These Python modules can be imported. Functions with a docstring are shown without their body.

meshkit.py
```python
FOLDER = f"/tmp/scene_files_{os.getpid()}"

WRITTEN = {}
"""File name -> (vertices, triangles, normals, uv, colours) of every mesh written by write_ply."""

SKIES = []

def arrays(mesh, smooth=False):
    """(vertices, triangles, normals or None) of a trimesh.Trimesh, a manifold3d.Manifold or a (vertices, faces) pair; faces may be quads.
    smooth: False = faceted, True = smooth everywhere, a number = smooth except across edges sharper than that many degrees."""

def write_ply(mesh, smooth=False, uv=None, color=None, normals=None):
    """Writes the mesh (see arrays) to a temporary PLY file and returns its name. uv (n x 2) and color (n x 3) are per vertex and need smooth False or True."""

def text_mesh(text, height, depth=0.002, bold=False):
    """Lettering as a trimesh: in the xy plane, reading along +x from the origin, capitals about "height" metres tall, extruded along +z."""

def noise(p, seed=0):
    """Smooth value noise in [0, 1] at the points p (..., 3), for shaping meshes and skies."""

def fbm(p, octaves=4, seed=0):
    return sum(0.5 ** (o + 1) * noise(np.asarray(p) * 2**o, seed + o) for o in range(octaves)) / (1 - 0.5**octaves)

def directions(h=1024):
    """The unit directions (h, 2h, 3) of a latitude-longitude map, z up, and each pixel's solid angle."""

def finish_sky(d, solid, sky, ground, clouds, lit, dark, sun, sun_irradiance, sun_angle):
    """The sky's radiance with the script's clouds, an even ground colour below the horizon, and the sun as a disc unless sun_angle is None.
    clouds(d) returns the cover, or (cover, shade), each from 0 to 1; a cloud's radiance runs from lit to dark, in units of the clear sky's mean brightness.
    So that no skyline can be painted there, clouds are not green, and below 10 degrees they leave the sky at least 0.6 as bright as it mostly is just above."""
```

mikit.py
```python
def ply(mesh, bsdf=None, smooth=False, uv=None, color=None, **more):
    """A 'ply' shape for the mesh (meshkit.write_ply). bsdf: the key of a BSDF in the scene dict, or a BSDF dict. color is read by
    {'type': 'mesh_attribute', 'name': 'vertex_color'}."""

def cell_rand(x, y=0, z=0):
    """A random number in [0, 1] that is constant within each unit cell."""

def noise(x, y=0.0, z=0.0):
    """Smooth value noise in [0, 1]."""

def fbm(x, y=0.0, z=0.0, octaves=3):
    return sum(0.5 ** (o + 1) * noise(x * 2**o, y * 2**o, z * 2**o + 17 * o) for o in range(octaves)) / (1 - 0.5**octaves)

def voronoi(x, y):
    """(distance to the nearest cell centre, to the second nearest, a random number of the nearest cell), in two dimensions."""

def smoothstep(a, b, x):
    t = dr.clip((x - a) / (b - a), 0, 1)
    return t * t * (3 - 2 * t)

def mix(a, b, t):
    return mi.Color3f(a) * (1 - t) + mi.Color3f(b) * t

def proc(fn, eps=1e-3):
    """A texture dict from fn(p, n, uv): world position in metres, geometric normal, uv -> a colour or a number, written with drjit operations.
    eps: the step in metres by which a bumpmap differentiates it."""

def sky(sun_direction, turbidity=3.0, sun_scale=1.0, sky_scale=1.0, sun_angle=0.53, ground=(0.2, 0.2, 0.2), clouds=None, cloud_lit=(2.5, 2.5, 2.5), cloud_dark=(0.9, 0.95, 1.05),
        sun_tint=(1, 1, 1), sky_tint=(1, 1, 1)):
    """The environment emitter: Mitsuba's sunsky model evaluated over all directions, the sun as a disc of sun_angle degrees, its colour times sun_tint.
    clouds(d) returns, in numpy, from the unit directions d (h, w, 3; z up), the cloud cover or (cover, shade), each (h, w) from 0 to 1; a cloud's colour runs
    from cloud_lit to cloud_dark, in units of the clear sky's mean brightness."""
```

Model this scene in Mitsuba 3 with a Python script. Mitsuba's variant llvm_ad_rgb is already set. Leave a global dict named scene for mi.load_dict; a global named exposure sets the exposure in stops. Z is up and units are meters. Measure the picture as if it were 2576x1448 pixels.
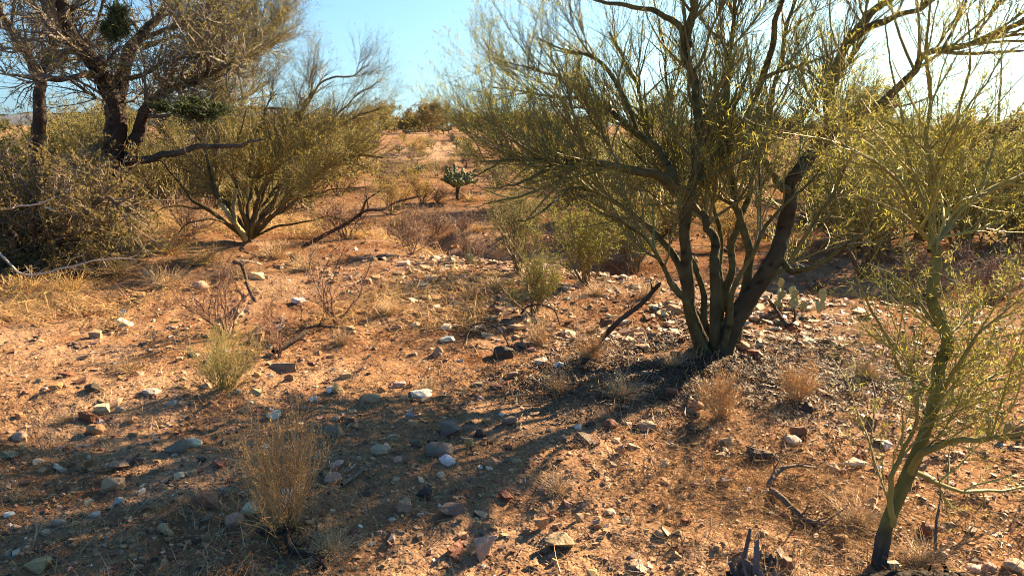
import math
import numpy as np
import drjit as dr
import mitsuba as mi
import trimesh
import mikit, meshkit
from mikit import noise, fbm, smoothstep, mix, cell_rand, voronoi

T = mi.ScalarTransform4f
scene, labels = {}, {}

# ------------------------------------------------------------------ camera, sky, exposure
EYE = np.array([0.0, 0.0, 1.6])
PITCH, HFOV = math.radians(12.5), 70.0
FPX = 512 / math.tan(math.radians(HFOV / 2))
CP, SP = math.cos(PITCH), math.sin(PITCH)
scene['camera'] = {'type': 'perspective', 'fov': HFOV, 'fov_axis': 'x', 'near_clip': 0.05, 'far_clip': 9000.0,
                   'to_world': T().look_at(origin=[0, 0, 1.6], target=[0, CP, 1.6 - SP], up=[0, 0, 1])}
SUN_AZ, SUN_EL = math.radians(48), math.radians(27)      # azimuth to the right of the view direction
SUN = [math.sin(SUN_AZ) * math.cos(SUN_EL), math.cos(SUN_AZ) * math.cos(SUN_EL), math.sin(SUN_EL)]
scene['daylight'] = mikit.sky(SUN, turbidity=4.5, sun_scale=3.2, sky_scale=0.8, sun_tint=(1.0, 0.89, 0.78), sky_tint=(0.66, 1.02, 1.28), ground=(0.3, 0.2, 0.12))
exposure = 2.85


def ray(u, v):
    """Direction through the point (u, v) of the 2576 x 1448 view, forward component 1."""
    dx, dy = (u / 2.5156 - 512) / FPX, (287.5 - v / 2.5156) / FPX
    d = np.array([dx, CP + dy * SP, -SP + dy * CP])
    return d / d[1]


def at(u, v, F):
    return EYE + ray(u, v) * F


# ------------------------------------------------------------------ terrain
EX = [-30, -12, -6, -3.7, -1.3, 0, 1.5, 3, 5, 8, 14, 40]
EY = [22, 17, 14.5, 12.6, 9.8, 8.5, 7.7, 6.9, 6.0, 5.0, 3.5, 0]
FY = [-50, 13, 20, 24, 30, 45, 65, 110, 400, 2000]
FZ = [-0.85, -0.85, -0.8, -0.72, -0.55, 0.15, 0.8, 0.9, 1.1, 1.3]


def sst(a, b, x):
    t = np.clip((x - a) / (b - a), 0, 1)
    return t * t * (3 - 2 * t)


def height(x, y):
    x, y = np.asarray(x, float), np.asarray(y, float)
    p = np.stack([x, y, x * 0], -1)
    r = np.hypot(x, y)
    s = y - np.interp(x, EX, EY) + 1.2 * (meshkit.noise(p * 0.7, 3) - 0.5)
    far = np.interp(y, FY, FZ)
    knoll = -0.02 * np.maximum(x - 1.5, 0) + 0.12 * (meshkit.fbm(p * 0.45, 2, 11) - 0.5) + 0.02 * np.maximum(-x - 2, 0)
    carve = np.exp(-((s - 3.4) / 1.3) ** 2) * (0.75 * sst(-5, -1.5, x) + 0.1)
    bank = 0.25 * sst(4.3, 4.8, s + 0.9 * (meshkit.noise(p * 1.7, 8) - 0.5)) * (1 - sst(6.5, 10, s)) * sst(-3, 0, x)
    soft = 1 - 0.75 * sst(2.2, 4.0, x)
    z = knoll + (far - knoll) * sst(-0.3, 3.4 + 3.0 * (1 - soft), s) - (carve - bank) * soft
    z = z + 0.35 * (meshkit.fbm(p * 0.16, 2, 21) - 0.5) * sst(10, 22, r) + 0.9 * (meshkit.fbm(p * 0.02, 2, 31) - 0.5) * sst(60, 200, r)
    near = 1 - sst(25, 60, r)
    z = z + near * (0.075 * (meshkit.fbm(p * 2.1, 2, 41) - 0.5) + 0.032 * (meshkit.noise(p * 9.0, 51) - 0.5) + 0.016 * (meshkit.noise(p * 23.0, 61) - 0.5) * (1 - sst(6, 14, r)))
    return z


def ground(u, v):
    """Where the line of sight through (u, v) meets the terrain."""
    d = ray(u, v)
    f = 1.2 * 1.01 ** np.arange(620)
    p = EYE + d * f[:, None]
    below = np.nonzero(p[:, 2] < height(p[:, 0], p[:, 1]))[0]
    f = f[below[0]] if len(below) else 300.0
    q = EYE + d * f
    return np.array([q[0], q[1], float(height(q[0], q[1]))])


def project(p):
    """(u, v, forward distance) of world points in the 2576 x 1448 view."""
    q = np.asarray(p, float) - EYE
    zc, yc = q[..., 1] * CP - q[..., 2] * SP, q[..., 1] * SP + q[..., 2] * CP
    return (512 + FPX * q[..., 0] / zc) * 2.5156, (287.5 - FPX * yc / zc) * 2.5156, zc


# ------------------------------------------------------------------ naming helpers
counter = {}


def fresh(name):
    n = counter.get(name, 0)
    counter[name] = n + 1
    return name if n == 0 else f'{name}_{n:03d}'


def tag(key, label, cat=None, group=None, kind=None):
    d = {}
    if label: d['label'] = label
    if cat: d['category'] = cat
    if group: d['group'] = group
    if kind: d['kind'] = kind
    labels[key] = d


def put(key, mesh, bsdf, color=None, smooth=False, **more):
    scene[key] = mikit.ply(mesh, bsdf, smooth=smooth, color=color, **more)


class Mesh:
    """Collects vertices, triangles and vertex colours."""
    def __init__(self):
        self.v, self.f, self.c, self.n = [], [], [], 0

    def add(self, v, f, c):
        v = np.asarray(v, float).reshape(-1, 3)
        self.v.append(v); self.f.append(np.asarray(f, int) + self.n)
        self.c.append(np.broadcast_to(np.asarray(c, float), v.shape)); self.n += len(v)
        return self

    def tubes(self, P, R, S, c):
        v, f = tube(P, R, S)
        c = np.asarray(c, float)
        if c.ndim == 2: c = np.repeat(c, P.shape[1] * S, 0)
        elif c.ndim == 3: c = np.repeat(c.reshape(-1, 3), S, 0)
        return self.add(v, f, c)

    def done(self):
        return np.vstack(self.v), np.vstack(self.f), np.clip(np.vstack(self.c), 0, 1)

    def put(self, key, bsdf, smooth=False, **more):
        v, f, c = self.done()
        put(key, (v, f), bsdf, c, smooth, **more)


def tube(P, R, S):
    N, K = P.shape[:2]
    t = np.gradient(P, axis=1)
    t /= np.linalg.norm(t, axis=2, keepdims=True) + 1e-12
    m = t.mean(1)
    ref = np.where(np.abs(m[:, 2:3]) < 0.75, [[0, 0, 1.0]], [[1.0, 0, 0]])
    a = np.cross(t, ref[:, None])
    a /= np.linalg.norm(a, axis=2, keepdims=True) + 1e-12
    b = np.cross(t, a)
    th = np.arange(S) * 2 * np.pi / S
    v = P[:, :, None] + R[:, :, None, None] * (np.cos(th)[:, None] * a[:, :, None] + np.sin(th)[:, None] * b[:, :, None])
    i = np.arange(N * K * S).reshape(N, K, S)
    q0, q1 = i[:, :-1], i[:, 1:]
    r0, r1 = np.roll(q0, -1, 2), np.roll(q1, -1, 2)
    f = np.concatenate([np.stack([q0, r1, q1], -1).reshape(-1, 3), np.stack([q0, r0, r1], -1).reshape(-1, 3)])
    return v.reshape(-1, 3), f


def spline(pts, K):
    """K points along the Catmull-Rom curve through pts (columns interpolated alike)."""
    p = np.asarray(pts, float)
    p = np.vstack([2 * p[0] - p[1], p, 2 * p[-1] - p[-2]])
    s = np.linspace(0, len(p) - 3 - 1e-6, K)
    i = s.astype(int); t = (s - i)[:, None]
    a, b, c, d = p[i], p[i + 1], p[i + 2], p[i + 3]
    return 0.5 * (2 * b + (c - a) * t + (2 * a - 5 * b + 4 * c - d) * t * t + (3 * b - a - 3 * c + d) * t ** 3)


def kids(rng, P, R, n, t=(0.2, 1.0), L=(0.3, 0.6), ang=(25, 60), up=0.3, trop=0.1, wig=0.15, K=6, r=(0.5, 0.004), tip=0.35, bias=1.0, sag=0.0, clump=0.55):
    """n children grown off the polylines P (N, K, 3), R (N, K)."""
    N, Kp = P.shape[:2]
    ln = np.linalg.norm(np.diff(P, axis=1), axis=2).sum(1) ** bias * rng.lognormal(0, clump, N)
    who = rng.choice(N, n, p=ln / ln.sum())
    s = rng.uniform(*t, n) * (Kp - 1.001)
    i = s.astype(int); w = (s - i)[:, None]
    base = P[who, i] * (1 - w) + P[who, i + 1] * w
    rad = R[who, i] * (1 - w[:, 0]) + R[who, i + 1] * w[:, 0]
    tan = P[who, i + 1] - P[who, i]
    tan /= np.linalg.norm(tan, axis=1, keepdims=True) + 1e-12
    q = rng.normal(size=(n, 3)); q -= (q * tan).sum(1, keepdims=True) * tan
    q /= np.linalg.norm(q, axis=1, keepdims=True) + 1e-12
    a = np.radians(rng.uniform(*ang, n))[:, None]
    d = np.cos(a) * tan + np.sin(a) * q + [0, 0, up]
    d /= np.linalg.norm(d, axis=1, keepdims=True)
    l = rng.uniform(*L, n) * (1.1 - 0.45 * s / Kp)
    step = (l / (K - 1))[:, None]
    out = [base]
    for k in range(K - 1):
        d = d + rng.normal(size=(n, 3)) * wig + [0, 0, trop - sag * k / K]
        d /= np.linalg.norm(d, axis=1, keepdims=True)
        out.append(out[-1] + d * step)
    r0 = np.minimum(rad * r[0], r[1]) * rng.uniform(0.75, 1.2, n)
    Rc = r0[:, None] * np.linspace(1, tip, K)
    return np.stack(out, 1), Rc


def vary(rng, n, c, amt=0.18, hue=0.06):
    """n colours around c."""
    return np.asarray(c) * (1 + amt * rng.normal(size=(n, 1))).clip(0.4, 1.8) * (1 + hue * rng.normal(size=(n, 3)))


def leaflets(rng, P, n, size, width, spread=0.6, up=0.2, off=0.0, t=(0.1, 1.0)):
    """n small pointed blades off the polylines: (vertices, faces), 4 vertices each."""
    N, K = P.shape[:2]
    pw = rng.lognormal(0, 0.5, N)
    who = rng.choice(N, n, p=pw / pw.sum())
    s = rng.uniform(*t, n) * (K - 1.001); i = s.astype(int); w = (s - i)[:, None]
    b = P[who, i] * (1 - w) + P[who, i + 1] * w + rng.normal(size=(n, 3)) * off
    tan = P[who, i + 1] - P[who, i]; tan /= np.linalg.norm(tan, axis=1, keepdims=True) + 1e-12
    d = tan * (1 - spread) + rng.normal(size=(n, 3)) * spread + [0, 0, up]
    d /= np.linalg.norm(d, axis=1, keepdims=True)
    q = np.cross(d, rng.normal(size=(n, 3))); q /= np.linalg.norm(q, axis=1, keepdims=True) + 1e-12
    l = (rng.uniform(0.6, 1.3, n) * size)[:, None]; h = width / 2
    v = np.stack([b, b + d * l * 0.45 + q * h, b + d * l, b + d * l * 0.45 - q * h], 1).reshape(-1, 3)
    i4 = np.arange(n)[:, None] * 4
    f = np.concatenate([i4 + [0, 1, 2], i4 + [0, 2, 3]])
    return v, f


def limb(rng, pts, r0, r1, K=26, wig=0.012):
    """A traced limb: pts (u, v, F) of the view -> K world points with a little wander, radii r0 to r1."""
    p = np.array([at(u, v, F) for u, v, F in pts])
    if r0 > 0.02: K = int(np.clip(np.linalg.norm(np.diff(p, axis=0), axis=1).sum() / 0.03, K, 110))
    P = spline(p, K)
    w = rng.normal(size=(K, 3))
    if K > 30: w = np.stack([np.convolve(w[:, a], np.hanning(15), 'same') for a in range(3)], -1) * 0.5
    else: w = (w + np.roll(w, 1, 0) + np.roll(w, 2, 0)) / 3
    w[0] = 0
    P = P + w * wig
    t = np.linspace(0, 1, K)
    R = r0 + (r1 - r0) * t ** 0.85
    R = R * (1 + 0.22 * (meshkit.fbm(P * 6.0, 2, 3) - 0.5) + 0.02 * rng.normal(size=K))
    return P, R


def even(P, R, K=26):
    i = np.linspace(0, len(P) - 1, K); j = np.arange(len(P))
    return np.stack([np.interp(i, j, P[:, a]) for a in range(3)], -1), np.interp(i, j, R)


def barkcol(rng, P, R, thick, thin, rt):
    """Bark colours (N, K, 3): old bark where the wood is thicker than rt, young bark where it is thin."""
    w = np.clip(R / rt, 0, 1)[..., None] ** 1.2
    n = meshkit.fbm(P * 9.0, 3, 5)[..., None]
    return (np.asarray(thin) * (1 - w) + np.asarray(thick) * w) * (0.45 + 1.1 * n)


# ------------------------------------------------------------------ materials
VC = {'type': 'mesh_attribute', 'name': 'vertex_color'}
scene['mat_wood'] = {'type': 'twosided', 'nested': {'type': 'principled', 'base_color': VC, 'roughness': 0.62, 'specular': 0.35}}
scene['mat_leaf'] = {'type': 'principledthin', 'base_color': VC, 'roughness': 0.55, 'diff_trans': 1.0, 'spec_trans': 0.0}


def stone_bump(p, n, uv):
    return fbm(p.x * 60, p.y * 60, p.z * 60, 3) * 0.006


scene['mat_stone'] = {'type': 'bumpmap', 'arbitrary': mikit.proc(stone_bump, 2e-3), 'scale': 1.0,
                      'nested': {'type': 'principled', 'base_color': VC, 'roughness': 0.75, 'specular': 0.3}}


def bark_bump(p, n, uv):
    return fbm(p.x * 38, p.y * 38, p.z * 15, 3) * 0.022


scene['mat_bark'] = {'type': 'bumpmap', 'arbitrary': mikit.proc(bark_bump, 2e-3), 'scale': 1.0,
                     'nested': {'type': 'principled', 'base_color': VC, 'roughness': 0.85, 'specular': 0.12}}


def soil_color(p, n, uv):
    a = fbm(p.x * 0.5, p.y * 0.5, 0.0, 3)
    b = fbm(p.x * 5.0, p.y * 5.0, 2.0, 3)
    c = noise(p.x * 70, p.y * 70, p.z * 70)
    d = noise(p.x * 160, p.y * 160, 0.0)
    col = mix((0.130, 0.067, 0.037), (0.205, 0.127, 0.074), smoothstep(0.35, 0.65, a * 0.5 + b * 0.5))
    col = mix(col, (0.255, 0.18, 0.122), smoothstep(0.5, 0.68, fbm(p.x * 1.3, p.y * 1.3, 7.0, 3)) * 0.65)
    col = mix(col, (0.38, 0.27, 0.165), smoothstep(0.62, 0.82, c) * 0.6)
    col = mix(col, (0.10, 0.055, 0.032), smoothstep(0.38, 0.18, d) * 0.55)
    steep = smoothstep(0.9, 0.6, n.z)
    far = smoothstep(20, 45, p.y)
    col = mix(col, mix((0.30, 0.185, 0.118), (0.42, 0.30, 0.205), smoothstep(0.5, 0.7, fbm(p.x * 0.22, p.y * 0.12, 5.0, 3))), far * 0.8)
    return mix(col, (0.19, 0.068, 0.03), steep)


def soil_bump(p, n, uv):
    return fbm(p.x * 28, p.y * 28, p.z * 28, 3) * 0.018 + noise(p.x * 130, p.y * 130, 0.0) * 0.004


scene['mat_soil'] = {'type': 'bumpmap', 'arbitrary': mikit.proc(soil_bump, 3e-3), 'scale': 1.0,
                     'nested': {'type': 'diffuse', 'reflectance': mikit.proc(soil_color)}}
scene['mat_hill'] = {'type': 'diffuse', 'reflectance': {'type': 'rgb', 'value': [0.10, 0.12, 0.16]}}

# ------------------------------------------------------------------ ground sheet and far hills
rad = [0.35]
while rad[-1] < 2500:
    r = rad[-1]
    rad.append(r * (1.03 if r < 1.8 else 1.0105 if r < 9 else 1.016 if r < 30 else 1.03 if r < 100 else 1.15))
rad = np.array(rad)
ang = np.unique(np.concatenate([np.linspace(-44, 44, 250), np.linspace(46, 314, 60)]))
ang = np.radians(ang[:-1])
RR, AA = np.meshgrid(rad, ang, indexing='ij')
gx, gy = RR * np.sin(AA), RR * np.cos(AA)
gz = height(gx, gy)
nr, na = RR.shape
gi = np.arange(nr * na).reshape(nr, na)
a0, a1, b0, b1 = gi[:-1], np.roll(gi, -1, 1)[:-1], gi[1:], np.roll(gi, -1, 1)[1:]
gf = np.concatenate([np.stack([a0, a1, b1], -1).reshape(-1, 3), np.stack([a0, b1, b0], -1).reshape(-1, 3)])
gv = np.vstack([np.stack([gx, gy, gz], -1).reshape(-1, 3), [[0, 0, float(height(0.0, 0.0))]]])
gf = np.vstack([gf, np.stack([np.full(na, nr * na), np.roll(gi[0], -1), gi[0]], -1)])
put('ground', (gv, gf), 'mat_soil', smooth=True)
tag('ground', 'stony reddish desert ground sloping into a shallow wash', kind='structure')

m = Mesh()
hx = np.linspace(-4200, 900, 120)
rows = []
for k, (yy, sc) in enumerate([(3800, 0.0), (4100, 0.55), (4500, 1.0), (5200, 0.0)]):
    pk = np.exp(-((hx + 1500) / 420) ** 2) * 105 + np.exp(-((hx + 2700) / 700) ** 2) * 75 + 18 * meshkit.fbm(np.stack([hx / 240, hx * 0 + k, hx * 0], -1), 4, 9)
    rows.append(np.stack([hx, hx * 0 + yy, -5 + sc * pk * (0.85 + 0.3 * meshkit.noise(np.stack([hx / 90, hx * 0 + k, hx * 0], -1), 4))], -1))
hv = np.array(rows); nk, nh = hv.shape[:2]
hi = np.arange(nk * nh).reshape(nk, nh)
hf = np.concatenate([np.stack([hi[:-1, :-1], hi[:-1, 1:], hi[1:, 1:]], -1).reshape(-1, 3), np.stack([hi[:-1, :-1], hi[1:, 1:], hi[1:, :-1]], -1).reshape(-1, 3)])
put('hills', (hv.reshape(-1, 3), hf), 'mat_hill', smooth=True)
tag('hills', 'blue mountain ridge far beyond the left trees', kind='structure')

# ------------------------------------------------------------------ the traced palo verdes
OLD, YOUNG = (0.052, 0.044, 0.028), (0.10, 0.098, 0.038)
TWIG, LEAF = (0.145, 0.142, 0.055), (0.30, 0.295, 0.065)
LANDMARKS = []          # (short name, x, y, z) used by relative labels


def traced_tree(name, seed, label, limbs, levels, leaf, old=OLD, young=YOUNG, twig=TWIG, leafc=LEAF, cat='tree', rt=0.05, group=None, lname='limb', char=0.0):
    """limbs: (pts, r0, r1[, crown weight]); levels: dicts for kids(); leaf: (count, size, width, spread, up)."""
    rng = np.random.default_rng(seed)
    key = fresh(name)
    tag(key, label, cat, group)
    Ps, Rs = [], []
    n = 0
    for lb in limbs:
        P, R = limb(rng, lb[0], lb[1], lb[2], wig=min(0.014, lb[1] * 0.35))
        part = ('trunk' if n == 0 else lname) + ('' if n < 2 else f'_{n - 1:03d}')
        n += 1
        m = Mesh()
        gz = height(P[:, 0], P[:, 1])
        R = R * (1 + 0.3 * np.exp(-np.maximum(P[:, 2] - gz, 0) / 0.12)) if n < 9 and lb[1] > 0.03 else R
        if lb[1] > 0.022 and len(lb) < 5 and abs(P[0, 2] - gz[0]) < 0.45:
            P = np.vstack([[P[0, 0], P[0, 1], gz[0] - 0.25], P]); R = np.concatenate([R[:1] * 1.1, R])
        bark = lb[4] if len(lb) > 4 else None
        c = barkcol(rng, P, R, bark or old, bark or young, rt)[None]
        big = lb[1] > 0.02
        if big:
            tv, tf = tube(P[None], R[None], 16)
            ax = np.repeat(P, 16, 0)
            tv = ax + (tv - ax) * (0.78 + 0.3 * meshkit.fbm(tv * [16, 16, 9], 3, 4) + 0.14 * meshkit.noise(tv * 42, 8))[:, None]
            tc = np.repeat(c[0], 16, 0) * (0.4 + 1.2 * meshkit.fbm(tv * [26, 26, 34], 3, 12))[:, None]
            scar = meshkit.noise(tv * [14, 14, 75], 17) > 0.8
            tc = np.where(scar[:, None], tc * 0.3, tc)
            if char:
                k = np.clip((char - (tv[:, 2] - height(tv[:, 0], tv[:, 1])) + 0.12 * (meshkit.fbm(tv * 22, 3, 2) - 0.3)) / 0.09, 0, 1)[:, None]
                tc = tc * (1 - k) + k * np.array([0.035, 0.033, 0.034]) * (0.2 + 1.8 * meshkit.fbm(tv * 45, 3, 1))[:, None]
            m.add(tv, tf, tc)
        else:
            m.tubes(P[None], R[None], 6, c)
        m.put(f'{key}__{part}', 'mat_bark' if big else 'mat_wood', smooth=True)
        for _ in range(lb[3] if len(lb) > 3 else 1):
            E = even(P, R); Ps.append(E[0]); Rs.append(E[1])
    P, R = np.array(Ps), np.array(Rs)
    m, lm = Mesh(), Mesh()
    prev = (P, R)
    for i, lv in enumerate(levels):
        lv = dict(lv); S = lv.pop('S', 3); also = lv.pop('also', False)
        C, Rc = kids(rng, *prev, **lv)
        mixc = np.linspace(0.6, 1.0, len(levels))[i]
        col = vary(rng, len(C), np.asarray(young) * (1 - mixc) + np.asarray(twig) * mixc)
        m.tubes(C, Rc, S, col)
        prev = (C, Rc)
    m.put(f'{key}__twigs', 'mat_wood'); labels[f'{key}__twigs'] = {'kind': 'stuff'}
    if leaf:
        cnt, size, width, spread, up = leaf
        v, f = leaflets(rng, prev[0], cnt, size, width, spread, up)
        lm.add(v, f, np.repeat(vary(rng, cnt, leafc, 0.2, 0.06), 4, 0))
        lm.put(f'{key}__leaves', 'mat_leaf'); labels[f'{key}__leaves'] = {'kind': 'stuff'}
    return key


L = []
L.append(([(1790, 905, 5.05), (1775, 850, 5.05), (1742, 760, 5.02), (1730, 640, 5.0), (1735, 520, 5.0), (1750, 440, 5.0), (1760, 330, 5.0), (1745, 220, 5.0), (1735, 100, 5.0), (1745, 0, 5.0), (1750, -150, 5.0), (1720, -320, 5.0), (1690, -470, 5.0)], 0.052, 0.014))
L.append(([(1738, 500, 5.0), (1700, 465, 4.95), (1650, 440, 4.9), (1570, 415, 4.8), (1480, 400, 4.7), (1400, 408, 4.6), (1300, 402, 4.5), (1200, 410, 4.45)], 0.045, 0.006, 2))
L.append(([(1690, 460, 4.95), (1680, 410, 5.05), (1650, 380, 5.2), (1600, 330, 5.4), (1520, 270, 5.6), (1430, 245, 5.8), (1330, 230, 5.9), (1240, 215, 6.0)], 0.034, 0.005, 4))
L.append(([(1750, 445, 5.0), (1800, 395, 5.1), (1850, 330, 5.2), (1890, 270, 5.3), (1910, 215, 5.4), (1960, 180, 5.5), (2050, 145, 5.6), (2140, 90, 5.7)], 0.034, 0.006))
L.append(([(1785, 880, 5.1), (1750, 780, 5.2), (1702, 650, 5.35), (1640, 585, 5.45), (1577, 530, 5.5), (1500, 490, 5.5), (1447, 465, 5.5), (1370, 430, 5.5), (1280, 380, 5.5), (1220, 320, 5.5)], 0.034, 0.006, 3))
L.append(([(1780, 880, 4.95), (1740, 800, 4.9), (1700, 740, 4.85), (1660, 660, 4.8), (1620, 600, 4.8), (1560, 560, 4.75), (1500, 520, 4.7)], 0.026, 0.005))
L.append(([(1795, 885, 5.1), (1775, 800, 5.2), (1760, 700, 5.3), (1720, 600, 5.5), (1700, 480, 5.6), (1690, 340, 5.7), (1670, 180, 5.8), (1660, 60, 5.9)], 0.03, 0.006, 1))
L.append(([(1822, 880, 4.95), (1840, 800, 4.85), (1850, 720, 4.8), (1900, 620, 4.7), (1940, 560, 4.65), (2010, 480, 4.6), (2060, 420, 4.55)], 0.024, 0.005))
L.append(([(1835, 880, 5.15), (1880, 800, 5.3), (1930, 720, 5.45), (2000, 640, 5.6), (2060, 540, 5.7), (2120, 430, 5.8), (2160, 320, 5.9)], 0.028, 0.006, 1))
L.append(([(1810, 880, 5.2), (1815, 760, 5.35), (1812, 620, 5.5), (1800, 500, 5.6), (1790, 360, 5.7), (1800, 200, 5.8), (1810, 60, 5.9)], 0.026, 0.006, 1))
L.append(([(1802, 890, 5.0), (1802, 820, 5.0), (1793, 680, 5.05), (1790, 600, 5.15), (1775, 550, 5.2), (1750, 516, 5.3), (1690, 430, 5.5), (1620, 300, 5.7), (1580, 180, 5.8), (1540, 90, 5.9)], 0.047, 0.008, 2))
L.append(([(1600, 330, 5.4), (1540, 200, 5.5), (1480, 150, 5.6), (1410, 120, 5.7), (1350, 95, 5.75)], 0.022, 0.005, 2))
L.append(([(1500, 262, 5.65), (1420, 200, 5.6), (1330, 170, 5.5), (1250, 150, 5.4)], 0.018, 0.004, 2))
L.append(([(1825, 890, 5.15), (1855, 790, 5.2), (1876, 677, 5.2), (1880, 600, 5.2), (1867, 542, 5.2), (1848, 500, 5.2), (1843, 420, 5.2), (1837, 320, 5.2), (1828, 180, 5.25), (1840, 20, 5.3), (1860, -150, 5.3), (1900, -330, 5.3)], 0.04, 0.008, 2))
L.append(([(1820, 870, 5.2), (1826, 785, 5.3), (1838, 677, 5.4), (1854, 590, 5.5), (1880, 480, 5.7), (1930, 330, 5.9), (1960, 180, 6.0), (1990, 40, 6.1), (2010, -120, 6.1), (2060, -300, 6.1)], 0.036, 0.008, 2))
L.append(([(1812, 900, 4.98), (1863, 785, 5.0), (1924, 698, 5.0), (1958, 625, 5.05), (1967, 555, 5.1), (1980, 494, 5.1), (1997, 446, 5.1), (2032, 386, 5.15), (2063, 342, 5.2), (2085, 270, 5.25), (2105, 200, 5.3), (2135, 110, 5.4), (2180, 50, 5.5), (2265, -10, 5.6), (2330, -110, 5.7), (2360, -280, 5.7), (2330, -440, 5.6)], 0.07, 0.014, 2))
L.append(([(1985, 480, 5.1), (1965, 462, 5.05), (1950, 446, 5.02), (1932, 420, 5.0), (1908, 398, 4.98)], 0.032, 0.018, 0))
L.append(([(2050, 362, 5.2), (2115, 315, 5.1), (2195, 275, 5.0), (2260, 232, 4.9), (2290, 175, 4.85), (2330, 135, 4.8), (2415, 115, 4.7), (2515, 80, 4.6), (2640, 30, 4.5), (2800, -60, 4.3), (2930, -200, 4.2)], 0.036, 0.007, 2))
L.append(([(2140, 100, 5.4), (2190, 65, 5.35), (2245, 45, 5.3), (2310, 28, 5.2), (2360, -40, 5.1), (2480, -160, 4.9), (2560, -300, 4.8)], 0.03, 0.008, 2))
L.append(([(1950, 640, 5.05), (1990, 690, 4.9), (2030, 672, 4.8), (2090, 638, 4.7), (2170, 592, 4.6), (2265, 556, 4.5)], 0.026, 0.008))
L.append(([(2195, 277, 5.0), (2240, 268, 5.05), (2290, 260, 5.1), (2350, 240, 5.15)], 0.016, 0.004))
L.append(([(1752, 450, 5.0), (1790, 440, 4.9), (1870, 400, 4.7), (1940, 350, 4.6), (2010, 300, 4.5), (2060, 240, 4.4)], 0.02, 0.005))
L.append(([(1738, 120, 5.0), (1700, 60, 5.0), (1640, 25, 5.0), (1560, 10, 5.0), (1500, 0, 5.05), (1465, -25, 5.1)], 0.026, 0.006, 0))
L.append(([(1900, 240, 5.35), (1950, 100, 5.2), (1965, 20, 5.1), (2000, -120, 5.0), (2080, -300, 4.9), (2100, -430, 4.8)], 0.024, 0.007, 2))
L.append(([(1447, 465, 5.5), (1400, 500, 5.3), (1340, 545, 5.1), (1290, 560, 5.0)], 0.014, 0.003, 0))
L.append(([(1400, 408, 4.6), (1330, 450, 4.5), (1270, 470, 4.4), (1215, 470, 4.4)], 0.014, 0.003, 0))
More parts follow.
